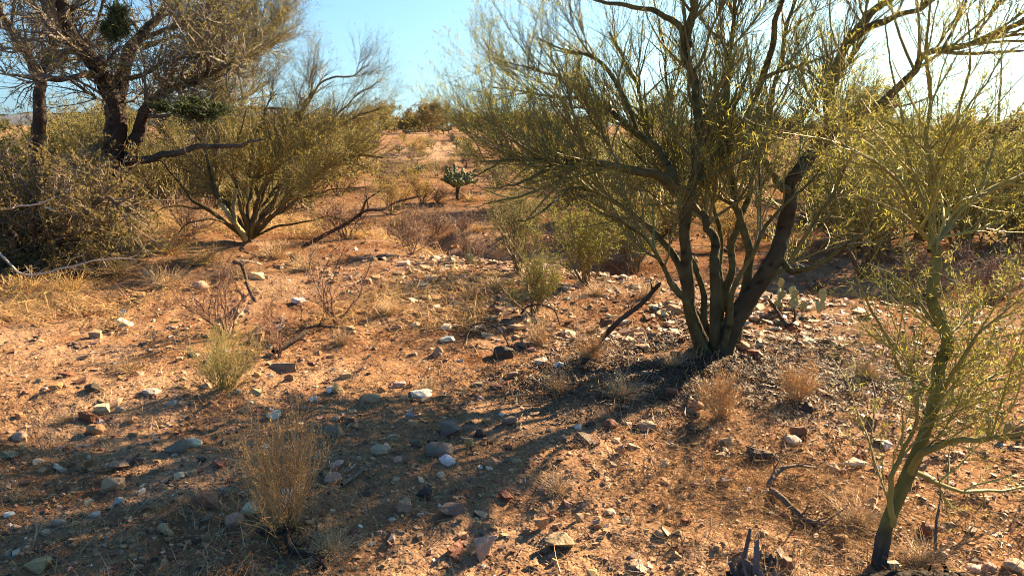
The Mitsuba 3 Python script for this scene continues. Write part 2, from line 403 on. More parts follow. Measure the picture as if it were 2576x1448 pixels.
traced_tree('palo_verde_tree', 7, 'large many-stemmed palo verde with dark trunks and feathery yellow-green crown, nearest big tree', L,
            [dict(n=470, t=(0.4, 1), L=(0.35, 0.85), ang=(25, 65), up=0.3, trop=0.06, wig=0.12, K=7, r=(0.6, 0.012), tip=0.3, S=4),
             dict(n=3100, t=(0.15, 1), L=(0.2, 0.5), ang=(15, 42), up=0.25, trop=0.06, wig=0.14, K=5, r=(0.6, 0.0048), tip=0.4, S=3),
             dict(n=17000, t=(0.1, 1), L=(0.09, 0.24), ang=(15, 42), up=0.2, trop=0.05, wig=0.14, K=3, r=(0.7, 0.0026), tip=0.4, S=3)],
            (44000, 0.04, 0.0046, 0.5, 0.25))
LANDMARKS.append(('big palo verde', *ground(1800, 890)))

L = []
L.append(([(2210, 1455, 2.45), (2240, 1330, 2.47), (2275, 1230, 2.5), (2305, 1130, 2.5), (2335, 1010, 2.5), (2352, 930, 2.52), (2367, 880, 2.53), (2350, 820, 2.55), (2340, 760, 2.55), (2345, 690, 2.56), (2342, 622, 2.57)], 0.027, 0.017))
L.append(([(2342, 630, 2.57), (2360, 600, 2.6), (2390, 560, 2.65), (2430, 520, 2.7), (2500, 470, 2.75), (2576, 438, 2.8), (2650, 395, 2.85)], 0.015, 0.007, 2))
L.append(([(2466, 480, 2.72), (2486, 411, 2.75), (2503, 362, 2.78), (2515, 260, 2.8), (2520, 120, 2.85)], 0.007, 0.003))
L.append(([(2342, 625, 2.57), (2348, 500, 2.55), (2340, 420, 2.5), (2330, 330, 2.5), (2345, 240, 2.5), (2330, 100, 2.45), (2345, -40, 2.4)], 0.012, 0.003, 2))
L.append(([(2340, 605, 2.57), (2300, 555, 2.5), (2270, 470, 2.42), (2200, 405, 2.35), (2130, 370, 2.3), (2060, 345, 2.25)], 0.009, 0.0025, 2))
L.append(([(2331, 600, 2.57), (2294, 556, 2.6), (2241, 523, 2.65), (2184, 501, 2.7), (2120, 488, 2.75)], 0.007, 0.0025))
L.append(([(2285, 1195, 2.5), (2320, 1142, 2.42), (2380, 1115, 2.36), (2450, 1105, 2.3), (2520, 1096, 2.25), (2590, 1088, 2.2)], 0.016, 0.007))
L.append(([(2295, 1180, 2.5), (2350, 1210, 2.6), (2420, 1235, 2.7), (2500, 1232, 2.8), (2600, 1222, 2.9)], 0.012, 0.005))
L.append(([(2325, 1040, 2.5), (2360, 1024, 2.55), (2440, 979, 2.62), (2515, 934, 2.7), (2600, 890, 2.78)], 0.011, 0.005, 2))
L.append(([(2362, 890, 2.53), (2380, 854, 2.6), (2405, 824, 2.68), (2445, 780, 2.75), (2520, 720, 2.8)], 0.01, 0.004, 2))
L.append(([(2345, 985, 2.5), (2300, 950, 2.45), (2262, 925, 2.4), (2240, 860, 2.35), (2195, 780, 2.3), (2150, 690, 2.25)], 0.009, 0.003, 2))
L.append(([(2246, 1320, 2.46), (2238, 1250, 2.44), (2246, 1195, 2.42), (2275, 1130, 2.41), (2305, 1060, 2.4), (2300, 980, 2.38), (2290, 900, 2.36)], 0.013, 0.003))
L.append(([(2350, 820, 2.55), (2300, 740, 2.6), (2240, 690, 2.65), (2180, 660, 2.7)], 0.007, 0.003))
L.append(([(2345, 560, 2.55), (2290, 420, 2.6), (2270, 300, 2.62), (2240, 160, 2.65), (2225, 40, 2.65)], 0.007, 0.0025))
L.append(([(2400, 545, 2.66), (2420, 440, 2.6), (2410, 300, 2.55), (2440, 160, 2.5), (2430, 30, 2.45)], 0.007, 0.0025))
L.append(([(2360, 1000, 2.5), (2420, 900, 2.35), (2470, 830, 2.3), (2560, 760, 2.25)], 0.008, 0.003, 2))
traced_tree('palo_verde_sapling', 11, 'slender young palo verde with smooth green trunk and blackened foot, closest to the viewer', L,
            [dict(n=150, t=(0.1, 1), L=(0.18, 0.5), ang=(25, 60), up=0.3, trop=0.05, wig=0.1, K=7, r=(0.6, 0.005), tip=0.35, S=4),
             dict(n=850, t=(0.1, 1), L=(0.1, 0.26), ang=(25, 60), up=0.2, trop=0.03, wig=0.12, K=5, r=(0.6, 0.0022), tip=0.4, S=3),
             dict(n=4200, t=(0.1, 1), L=(0.04, 0.11), ang=(25, 65), up=0.15, trop=0.03, wig=0.14, K=3, r=(0.7, 0.0013), tip=0.4, S=3)],
            (12000, 0.02, 0.0026, 0.6, 0.15), old=(0.10, 0.104, 0.036), young=(0.16, 0.16, 0.048), twig=(0.24, 0.225, 0.062), leafc=(0.32, 0.315, 0.07), rt=0.03, lname='branch', char=0.17)
LANDMARKS.append(('young palo verde', *ground(2215, 1425)))

# the tall old tree on the left
L = []
L.append(([(262, 500, 10.2), (272, 440, 10.2), (285, 360, 10.2), (295, 285, 10.2), (270, 210, 10.1), (240, 165, 10.0), (210, 120, 9.9), (180, 80, 9.8), (160, 30, 9.7), (150, -60, 9.6)], 0.17, 0.06))
L.append(([(270, 470, 10.3), (310, 420, 10.3), (340, 360, 10.3), (355, 300, 10.3), (372, 265, 10.2), (415, 235, 10.1), (460, 213, 10.0), (530, 185, 9.8), (610, 150, 9.6)], 0.12, 0.03, 2))
L.append(([(294, 290, 10.2), (305, 200, 10.4), (330, 125, 10.5), (360, 80, 10.6), (392, 52, 10.7), (425, 0, 10.8), (450, -60, 10.9)], 0.11, 0.03, 2))
L.append(([(345, 105, 10.5), (420, 70, 10.3), (490, 60, 10.1), (560, 45, 10.0)], 0.04, 0.012))
L.append(([(360, 120, 10.5), (430, 95, 10.7), (520, 85, 10.9)], 0.03, 0.01))
L.append(([(320, 405, 10.2), (370, 395, 9.9), (425, 385, 9.6), (500, 370, 9.2), (575, 370, 8.9), (625, 357, 8.7), (665, 352, 8.6)], 0.06, 0.012, 0))
L.append(([(285, 340, 10.2), (220, 380, 9.8), (150, 420, 9.3), (90, 480, 8.9)], 0.06, 0.02))
L.append(([(100, 520, 11.0), (90, 380, 11.0), (97, 240, 11.0), (103, 190, 11.0), (122, 140, 11.0), (125, 70, 11.0), (118, -20, 11.0)], 0.11, 0.04, 2))
L.append(([(118, 150, 11.0), (160, 130, 10.8), (195, 115, 10.6), (240, 70, 10.4), (260, 0, 10.2)], 0.045, 0.015))
L.append(([(100, 200, 11.0), (60, 130, 11.0), (20, 60, 11.0), (-20, -30, 11.0)], 0.07, 0.03, 2))
L.append(([(360, 290, 10.3), (420, 290, 10.0), (470, 280, 9.8), (540, 270, 9.6)], 0.03, 0.012))
L.append(([(250, 180, 10.1), (200, 190, 9.6), (120, 200, 9.2), (40, 190, 8.9)], 0.05, 0.012))
L.append(([(310, 200, 10.4), (370, 180, 10.0), (440, 150, 9.7), (510, 130, 9.5)], 0.04, 0.01))
traced_tree('mesquite_tree', 21, 'tall old dark-barked tree with twin trunks and bare grey twigs, rising past the frame', L,
            [dict(n=230, t=(0.3, 1), L=(0.6, 1.5), ang=(30, 70), up=0.2, trop=0.03, wig=0.2, K=8, r=(0.6, 0.022), tip=0.3, S=3),
             dict(n=1700, t=(0.15, 1), L=(0.3, 0.8), ang=(25, 60), up=0.12, trop=0.02, wig=0.24, K=7, r=(0.6, 0.009), tip=0.4, S=3),
             dict(n=7000, t=(0.1, 1), L=(0.12, 0.4), ang=(25, 60), up=0.1, trop=0.02, wig=0.25, K=3, r=(0.7, 0.0048), tip=0.4, S=3)],
            (20000, 0.055, 0.011, 0.6, 0.15), old=(0.05, 0.04, 0.034), young=(0.12, 0.10, 0.075), twig=(0.135, 0.12, 0.095), leafc=(0.165, 0.155, 0.055), rt=0.06)
LANDMARKS.append(('old twin-trunked tree', *ground(270, 520)))

# thin palo verde behind it
L = []
L.append(([(545, 560, 13.5), (545, 420, 13.5), (548, 300, 13.5), (545, 235, 13.5), (549, 150, 13.5), (545, 60, 13.5), (556, -60, 13.5)], 0.075, 0.02, 2))
L.append(([(547, 240, 13.5), (590, 180, 13.6), (640, 110, 13.8), (700, 50, 14.0)], 0.04, 0.008, 2))
L.append(([(547, 180, 13.5), (610, 170, 13.3), (660, 130, 13.2), (705, 90, 13.0)], 0.03, 0.006, 2))
L.append(([(548, 260, 13.5), (620, 240, 13.3), (680, 200, 13.2)], 0.03, 0.006, 2))
L.append(([(547, 120, 13.5), (580, 60, 13.4), (600, -20, 13.3)], 0.03, 0.008))
L.append(([(547, 200, 13.5), (500, 140, 13.5), (470, 60, 13.5)], 0.03, 0.008))
traced_tree('palo_verde_tree', 23, 'slim upright palo verde standing behind the old twin-trunked tree', L,
            [dict(n=170, t=(0.3, 1), L=(0.6, 1.4), ang=(25, 55), up=0.3, trop=0.06, wig=0.12, K=7, r=(0.6, 0.016), tip=0.3, S=3),
             dict(n=1300, t=(0.15, 1), L=(0.3, 0.8), ang=(20, 50), up=0.2, trop=0.06, wig=0.14, K=5, r=(0.6, 0.008), tip=0.4, S=3),
             dict(n=5500, t=(0.1, 1), L=(0.15, 0.45), ang=(20, 50), up=0.2, trop=0.05, wig=0.14, K=3, r=(0.7, 0.005), tip=0.4, S=3)],
            (9000, 0.07, 0.012, 0.6, 0.2), twig=(0.17, 0.145, 0.07), leafc=(0.21, 0.19, 0.07))
LANDMARKS.append(('slim palo verde', *ground(545, 560)))

# fan-shaped palo verde left of the centre
B = (624, 606)
L = []
for pts, r0, r1, w, *bk in [
    ([(605, 560, 9.9), (575, 520, 9.9), (548, 490, 9.9), (530, 430, 10.0), (500, 360, 10.2), (480, 300, 10.3)], 0.075, 0.012, 1),
    ([(612, 545, 9.9), (600, 500, 9.8), (592, 470, 9.7), (590, 430, 9.6), (600, 350, 9.5), (620, 280, 9.4)], 0.05, 0.01, 1),
    ([(622, 550, 10.0), (632, 500, 10.1), (632, 430, 10.2), (640, 350, 10.4), (665, 280, 10.6), (690, 230, 10.7)], 0.05, 0.01, 1),
    ([(640, 530, 10.0), (648, 490, 9.9), (655, 450, 9.8), (700, 420, 9.7), (760, 370, 9.6), (830, 320, 9.5)], 0.055, 0.01, 1),
    ([(660, 550, 10.1), (700, 490, 10.2), (715, 440, 10.4), (740, 390, 10.6), (800, 340, 10.8), (880, 300, 11.0), (960, 270, 11.1)], 0.05, 0.01, 2),
    ([(680, 545, 9.9), (730, 500, 9.7), (770, 460, 9.6), (830, 420, 9.4), (900, 390, 9.3), (970, 395, 9.2)], 0.05, 0.008, 3),
    ([(570, 560, 9.8), (515, 530, 9.6), (470, 515, 9.4), (420, 520, 9.2), (380, 545, 9.1)], 0.04, 0.006, 0),
    ([(560, 550, 10.0), (490, 505, 10.1), (450, 460, 10.2), (410, 410, 10.3), (370, 390, 10.4)], 0.045, 0.008, 1),
    ([(640, 540, 10.3), (680, 430, 10.6), (720, 340, 10.9), (770, 260, 11.2), (820, 200, 11.4), (880, 190, 11.6), (930, 165, 11.7)], 0.05, 0.009, 2),
    ([(650, 530, 10.2), (700, 400, 10.5), (740, 320, 10.8), (775, 240, 11.0), (800, 170, 11.1)], 0.045, 0.008, 2),
    ([(660, 540, 10.3), (750, 420, 10.8), (820, 330, 11.2), (880, 250, 11.5), (950, 205, 11.7)], 0.045, 0.008, 2),
    ([(618, 600, 9.85), (600, 575, 9.65), (578, 545, 9.5), (560, 515, 9.5), (552, 500, 9.5)], 0.06, 0.03, 0, (0.26, 0.26, 0.14)),
    ([(596, 568, 9.6), (590, 552, 9.5), (588, 525, 9.5), (592, 495, 9.5), (594, 470, 9.5)], 0.045, 0.025, 0, (0.22, 0.21, 0.11)),
    ([(650, 560, 9.6), (700, 535, 9.3), (760, 500, 9.0), (820, 480, 8.9), (900, 470, 8.8)], 0.035, 0.006, 2),
    ([(590, 570, 9.6), (540, 550, 9.3), (480, 560, 9.1), (440, 590, 9.0)], 0.03, 0.006, 0),
    ([(640, 545, 10.4), (700, 470, 10.8), (780, 410, 11.2), (870, 370, 11.5), (940, 340, 11.7)], 0.045, 0.008, 3),
    ([(610, 540, 10.4), (590, 430, 10.8), (560, 340, 11.2), (550, 250, 11.4)], 0.045, 0.008, 2),
    ([(690, 570, 9.8), (760, 560, 9.5), (820, 545, 9.3), (880, 560, 9.1)], 0.03, 0.006, 0),
    ([(580, 540, 10.2), (520, 440, 10.6), (450, 370, 10.9), (400, 320, 11.1)], 0.045, 0.008, 2)]:
    L.append((([(B[0], B[1], 10.0)] if not bk else []) + pts, r0 * 0.72, r1 * 0.85, w, *bk))
traced_tree('palo_verde_tree', 31, 'low fan-shaped palo verde, stems spreading from the ground, pale sunlit fork at its foot', L,
            [dict(n=300, t=(0.3, 1), L=(0.3, 0.8), ang=(15, 42), up=0.08, trop=0.02, wig=0.13, K=7, r=(0.6, 0.013), tip=0.3, S=4),
             dict(n=2400, t=(0.15, 1), L=(0.25, 0.6), ang=(12, 34), up=0.08, trop=0.02, wig=0.15, K=5, r=(0.6, 0.006), tip=0.4, S=3),
             dict(n=14000, t=(0.1, 1), L=(0.12, 0.34), ang=(12, 34), up=0.08, trop=0.02, wig=0.15, K=3, r=(0.7, 0.0038), tip=0.4, S=3)],
            (13000, 0.045, 0.008, 0.45, 0.15), old=(0.07, 0.054, 0.034), young=(0.10, 0.085, 0.04), twig=(0.165, 0.14, 0.055), leafc=(0.235, 0.215, 0.06))
LANDMARKS.append(('fan-shaped palo verde', *ground(*B)))

# leafy grey-olive bush at the left edge
L = []
rngb = np.random.default_rng(5)
for k in range(15):
    a = (k - 6.5) / 7
    u1, v1 = 95 + a * 150 + rngb.uniform(-25, 25), 560 - rngb.uniform(0, 60)
    u2, v2 = 80 + a * 230 + rngb.uniform(-40, 40), 370 + abs(a) * 150 + rngb.uniform(-50, 60)
    F = 8.0 + rngb.uniform(-0.9, 0.9)
    L.append(([(110 + a * 40, 680, 8.0), (110 + a * 60, 640, 8.0 + (F - 8) * 0.3), (u1, v1, F), (u2, v2, F + rngb.uniform(-0.3, 0.3))], 0.05 if k % 3 else 0.075, 0.012))
traced_tree('ironwood_bush', 41, 'dense small-leaved olive bush with dark hollow interior at the left edge', L,
            [dict(n=300, t=(0.15, 1), L=(0.3, 0.9), ang=(30, 75), up=0.05, trop=0.0, wig=0.2, K=7, r=(0.6, 0.012), tip=0.35, S=4),
             dict(n=2000, t=(0.1, 1), L=(0.15, 0.45), ang=(30, 70), up=0.05, trop=0.0, wig=0.25, K=5, r=(0.6, 0.005), tip=0.4, S=3),
             dict(n=5000, t=(0.1, 1), L=(0.08, 0.2), ang=(30, 70), up=0.1, trop=0.0, wig=0.25, K=3, r=(0.7, 0.0035), tip=0.4, S=3)],
            (30000, 0.042, 0.017, 0.7, 0.1), old=(0.045, 0.034, 0.028), young=(0.11, 0.09, 0.065), twig=(0.17, 0.14, 0.098), leafc=(0.14, 0.12, 0.05), cat='bush', lname='stem')
LANDMARKS.append(('olive bush', *ground(100, 685)))
for pts, r0, lab in [([(-20, 530, 7.2), (60, 518, 7.1), (130, 500, 7.0), (142, 465, 7.0)], 0.014, 'pale bare branch poking out across the olive bush, with upturned end'),
                     ([(115, 520, 7.0), (140, 525, 6.95), (165, 520, 6.9), (185, 538, 6.9)], 0.01, 'short white twig below the upturned pale branch'),
                     ([(-20, 620, 7.0), (60, 690, 6.8), (160, 672, 6.7), (240, 655, 6.6), (330, 645, 6.6)], 0.013, 'long thin grey branch lying low before the olive bush')]:
    rng = np.random.default_rng(int(r0 * 1000))
    P, R = limb(rng, pts, r0, r0 * 0.4)
    m = Mesh().tubes(P[None], R[None], 7, np.array([[0.42, 0.36, 0.29]]))
    C, Rc = kids(rng, P[None], R[None], 10, L=(0.1, 0.35), K=6, r=(0.5, 0.006))
    m.tubes(C, Rc, 4, np.array([0.36, 0.3, 0.23]))
    key = fresh('bare_branch'); m.put(key, 'mat_wood', smooth=True); tag(key, lab, 'branch')

# mistletoe clumps
for u, v, F, su, sv, lab in [(490, 272, 8.6, 76, 40, 'dark round mistletoe clump hanging from a low branch of the old tree'),
                             (290, 62, 9.2, 46, 56, 'upright dark mistletoe clump high in the old tree')]:
    rng = np.random.default_rng(int(u))
    key = fresh('mistletoe_clump')
    c = at(u, v, F); k = F / FPX / 2.5156
    lobes = rng.normal(size=(9, 3)) * 0.3
    wl = rng.integers(0, 9, 1900)
    q = rng.normal(size=(1900, 3)); q /= np.linalg.norm(q, axis=1, keepdims=True)
    q = lobes[wl] + q * (rng.uniform(0.1, 1, (1900, 1)) ** 0.9 * rng.choice([1, 1, 1, 1.5], (1900, 1)) * rng.uniform(0.35, 0.7, 9)[wl][:, None])
    tip = c + q * [su * k, su * k * 0.8, sv * k]
    base = c + (lobes[wl] * 0.8 + q * 0.12) * [su * k, su * k * 0.8, sv * k]
    t = np.linspace(0, 1, 3)[None, :, None]
    P = base[:, None] * (1 - t) + tip[:, None] * t + rng.normal(size=(1900, 3, 3)) * 0.018
    m = Mesh().tubes(P, np.full((1900, 3), 0.004) * [[1, 0.9, 0.4]], 3, vary(rng, 1900, (0.05, 0.065, 0.03)))
    m.put(key + '__stems', 'mat_wood')
    labels[key + '__stems'] = {'kind': 'stuff'}
    v4, f4 = leaflets(rng, P, 5500, 0.045, 0.012, 0.8, -0.1)
    Mesh().add(v4, f4, np.repeat(vary(rng, 5500, (0.06, 0.08, 0.03)), 4, 0)).put(key + '__leaves', 'mat_leaf')
    labels[key + '__leaves'] = {'kind': 'stuff'}
    tag(key, lab, 'mistletoe')

# ------------------------------------------------------------------ relative labels
SAID = {}
ORD = ['', 'second ', 'third ', 'fourth ', 'fifth ', 'sixth ', 'seventh ', 'eighth ', 'ninth ', 'tenth ', 'eleventh ', 'twelfth ', 'thirteenth ', 'fourteenth ', 'fifteenth ', 'sixteenth ', 'seventeenth ', 'eighteenth ', 'nineteenth ', 'twentieth ']
pending = []


def relate(key, phrase, cat, pos, group=None):
    """A label that says where the thing lies from the nearest landmark; numbered outward from it when several read alike."""
    pending.append((key, phrase, cat, np.asarray(pos, float), group))


def settle_labels():
    names = [l[0] for l in LANDMARKS]
    lp = np.array([l[1:3] for l in LANDMARKS])
    buckets = {}
    for key, phrase, cat, pos, group in pending:
        d = pos[:2] - lp
        dist = np.hypot(d[:, 0], d[:, 1])
        dist = np.where(dist < 1e-3, 1e9, dist)
        best = int(np.argmin(dist))
        dx, dy = d[best]
        side = ('right of' if dx > 0 else 'left of') if abs(dx) > abs(dy) else ('behind' if dy > 0 else 'in front of')
        buckets.setdefault((phrase, side, names[best]), []).append((dist[best], key, cat, group))
    for (phrase, side, near), rows in buckets.items():
        rows.sort(key=lambda r: r[0])
        for i, (_, key, cat, group) in enumerate(rows):
            pre = ORD[i] if i < len(ORD) else f'{i + 1}th '
            if len(rows) > 1 and i == 0: pre = 'nearest '
            txt = f'{pre}{phrase} {side} the {near}'
            tag(key, txt, cat, group)


# ------------------------------------------------------------------ shrubs and grass: a few grown specimens, placed many times
def fan(rng, n, K, L, tilt, wig, trop, r, base=0.04):
    az, ti = rng.uniform(0, 2 * np.pi, n), np.radians(rng.uniform(*tilt, n))
    d = np.stack([np.cos(az) * np.sin(ti), np.sin(az) * np.sin(ti), np.cos(ti)], -1)
    p = np.concatenate([rng.normal(size=(n, 2)) * base, np.full((n, 1), -0.03)], 1)
    step = (rng.uniform(*L, n) / (K - 1))[:, None]
    out = [p]
    for k in range(K - 1):
        d = d + rng.normal(size=(n, 3)) * wig + [0, 0, trop]
        d /= np.linalg.norm(d, axis=1, keepdims=True)
        out.append(out[-1] + d * step)
    return np.stack(out, 1), r * rng.uniform(0.7, 1.2, n)[:, None] * np.linspace(1, 0.35, K)


SPEC = {}


def specimen(kind, seed):
    """[(part, ply dict, stuff?)] of one plant about 1 m tall."""
    if (kind, seed) in SPEC: return SPEC[kind, seed]
    rng = np.random.default_rng(900 + seed * 13 + sum(map(ord, kind)))
    out = []

    def part(name, m, bsdf, stuff=False):
        v, f, c = m.done()
        out.append((name, mikit.ply((v, f), bsdf, color=c), stuff))

    a, b = Mesh(), Mesh()
    if kind in ('green_shrub', 'bushy_palo_verde', 'gold_shrub', 'far_bush'):
        far = kind == 'far_bush'
        tw = {'green_shrub': (0.16, 0.14, 0.06), 'bushy_palo_verde': (0.18, 0.165, 0.05), 'gold_shrub': (0.28, 0.20, 0.075), 'far_bush': (0.15, 0.13, 0.07)}[kind]
        lf = {'green_shrub': (0.19, 0.175, 0.065), 'bushy_palo_verde': (0.20, 0.205, 0.06), 'gold_shrub': (0.35, 0.26, 0.08), 'far_bush': ((0.17, 0.155, 0.07), (0.13, 0.13, 0.065), (0.19, 0.15, 0.07), (0.15, 0.15, 0.06))[seed % 4]}[kind]
        P, R = fan(rng, 13 if not far else 9, 9, (0.65, 1.05), (5, 60), 0.09, 0.06, 0.02 if far else 0.013)
        a.tubes(P, R, 6, barkcol(rng, P, R, (0.10, 0.075, 0.045), (0.16, 0.14, 0.06), 0.015))
        part('stems', a, 'mat_wood')
        C, Rc = kids(rng, P, R, 110, t=(0.25, 1), L=(0.25, 0.55), up=0.25, wig=0.15, K=6, r=(0.6, 0.006), tip=0.4)
        D, Rd = kids(rng, C, Rc, 700 if not far else 400, t=(0.1, 1), L=(0.1, 0.28), up=0.2, wig=0.16, K=5, r=(0.7, 0.0035), tip=0.4)
        b.tubes(C, Rc, 4, vary(rng, len(C), np.asarray(tw) * 0.8)).tubes(D, Rd, 3, vary(rng, len(D), tw))
        if not far:
            E, Re = kids(rng, D, Rd, 1200, t=(0.1, 1), L=(0.05, 0.14), up=0.15, wig=0.16, K=3, r=(0.8, 0.0024), tip=0.4)
            b.tubes(E, Re, 3, vary(rng, len(E), tw)); D = E
        part('twigs', b, 'mat_wood', True)
        n, sz, w = (5000, 0.032, 0.007) if not far else (5200, 0.055, 0.026)
        v, f = leaflets(rng, D, n, sz, w, 0.7, 0.2, 0.0 if not far else 0.02)
        part('leaves', Mesh().add(v, f, np.repeat(vary(rng, n, lf), 4, 0)), 'mat_leaf', True)
    elif kind in ('bare_shrub', 'mesquite_seedling'):
        sparse = kind == 'mesquite_seedling'
        col = (0.19, 0.125, 0.085) if not sparse else (0.17, 0.095, 0.06)
        P, R = fan(rng, 6 if sparse else 12, 10, (0.7, 1.05), (5, 62), 0.16, 0.05, 0.012, 0.02)
        a.tubes(P, R, 6, vary(rng, len(P), np.asarray(col) * 0.8))
        part('stems', a, 'mat_wood')
        C, Rc = kids(rng, P, R, 40 if sparse else 130, t=(0.2, 1), L=(0.2, 0.55), ang=(35, 75), up=0.12, wig=0.2, K=8, r=(0.7, 0.006), tip=0.4)
        D, Rd = kids(rng, C, Rc, 220 if sparse else 1000, t=(0.1, 1), L=(0.06, 0.24), ang=(35, 75), up=0.08, wig=0.22, K=4, r=(0.75, 0.0035), tip=0.4)
        E, Re = kids(rng, D, Rd, 600 if sparse else 1700, t=(0.1, 1), L=(0.03, 0.1), ang=(40, 80), up=0.05, wig=0.2, K=3, r=(0.8, 0.0022), tip=0.4)
        b.tubes(C, Rc, 5, vary(rng, len(C), col)).tubes(D, Rd, 3, vary(rng, len(D), col)).tubes(E, Re, 3, vary(rng, len(E), np.asarray(col) * 1.25))
        part('twigs', b, 'mat_wood', True)
    elif kind in ('broom_bush', 'green_broom'):
        col = (0.40, 0.26, 0.12) if kind == 'broom_bush' else (0.25, 0.215, 0.075)
        P, R = fan(rng, 80, 9, (0.5, 1.05), (3, 62), 0.10, 0.05, 0.0055, 0.04)
        a.tubes(P, R, 4, vary(rng, len(P), np.asarray(col) * 0.75))
        part('stems', a, 'mat_wood')
        C, Rc = kids(rng, P, R, 520, t=(0.25, 1), L=(0.15, 0.42), ang=(15, 45), up=0.2, trop=0.06, wig=0.12, K=6, r=(0.7, 0.0035), tip=0.4)
        D, Rd = kids(rng, C, Rc, 1600, t=(0.2, 1), L=(0.06, 0.2), ang=(20, 55), up=0.12, trop=0.04, wig=0.14, K=3, r=(0.8, 0.0024), tip=0.4)
        b.tubes(C, Rc, 3, vary(rng, len(C), col)).tubes(D, Rd, 3, vary(rng, len(D), np.asarray(col) * 1.1))
        part('twigs', b, 'mat_wood', True)
        n = 2500
        v, f = leaflets(rng, D, n, 0.028, 0.006, 0.4, 0.3)
        part('leaves', Mesh().add(v, f, np.repeat(vary(rng, n, np.asarray(col) * 1.15), 4, 0)), 'mat_leaf', True)
    elif kind in ('bunch_grass', 'gold_grass'):
        col = (0.38, 0.28, 0.155) if kind == 'bunch_grass' else (0.45, 0.31, 0.12)
        P, R = fan(rng, 260, 6, (0.35, 1.1), (3, 62), 0.12, -0.07, 0.0055, 0.1)
        a.tubes(P, R, 3, vary(rng, len(P), col, 0.25))
        part('blades', a, 'mat_wood', True)
    SPEC[kind, seed] = out
    return out


KEYNAME = {'green_shrub': 'green_shrub', 'bushy_palo_verde': 'palo_verde_shrub', 'gold_shrub': 'yellow_shrub', 'far_bush': 'desert_bush', 'bare_shrub': 'bare_shrub',
           'mesquite_seedling': 'mesquite_seedling', 'broom_bush': 'broom_bush', 'green_broom': 'broom_bush', 'bunch_grass': 'grass_tuft', 'gold_grass': 'grass_tuft'}
CATS = {'grass_tuft': 'grass tuft', 'mesquite_seedling': 'seedling'}
WORDS = {'green_shrub': 'olive-green twiggy shrub', 'bushy_palo_verde': 'yellow-green palo verde shrub', 'gold_shrub': 'golden-yellow shrub', 'far_bush': 'rounded olive bush', 'bare_shrub': 'leafless brown-grey shrub',
         'mesquite_seedling': 'bare red-brown seedling', 'broom_bush': 'dry straw-coloured broom bush', 'green_broom': 'olive broom-like bush', 'bunch_grass': 'pale dry grass tuft', 'gold_grass': 'golden grass tuft'}
rngp = np.random.default_rng(77)


def plant(kind, seed, u, v, hd, wide=1.0, label=None, pos=None, group=None, hm=None, yaw=None, mark=None, tone=False):
    p = ground(u, v) if pos is None else np.asarray(pos, float)
    zc = project(p)[2]
    h = hm if hm else hd / 2.5156 * zc / FPX
    name = KEYNAME[kind]
    key = fresh(name)
    yaw = rngp.uniform(0, 360) if yaw is None else yaw
    M = T().translate(p.tolist()).scale([h * wide, h * wide, h]).rotate([0, 0, 1], yaw)
    parts = specimen(kind, seed)
    for part, ply, stuff in parts:
        k = f'{key}__{part}' if len(parts) > 1 else key
        scene[k] = {**ply, 'to_world': M}
        if stuff and len(parts) > 1: labels[k] = {'kind': 'stuff'}
    cat = CATS.get(name, 'bush' if 'bush' in name else 'shrub')
    if label: tag(key, label, cat, group)
    elif tone: relate(key, ('tall ' if h > 2 else 'low ' if h < 1.2 else 'mid-sized ') + ('olive', 'dark green', 'tan-olive', 'mossy green')[seed % 4] + ' bush of the far plain', cat, p, group)
    else: relate(key, WORDS[kind], cat, p, group)
    if mark: LANDMARKS.append((mark, *p))
    return key


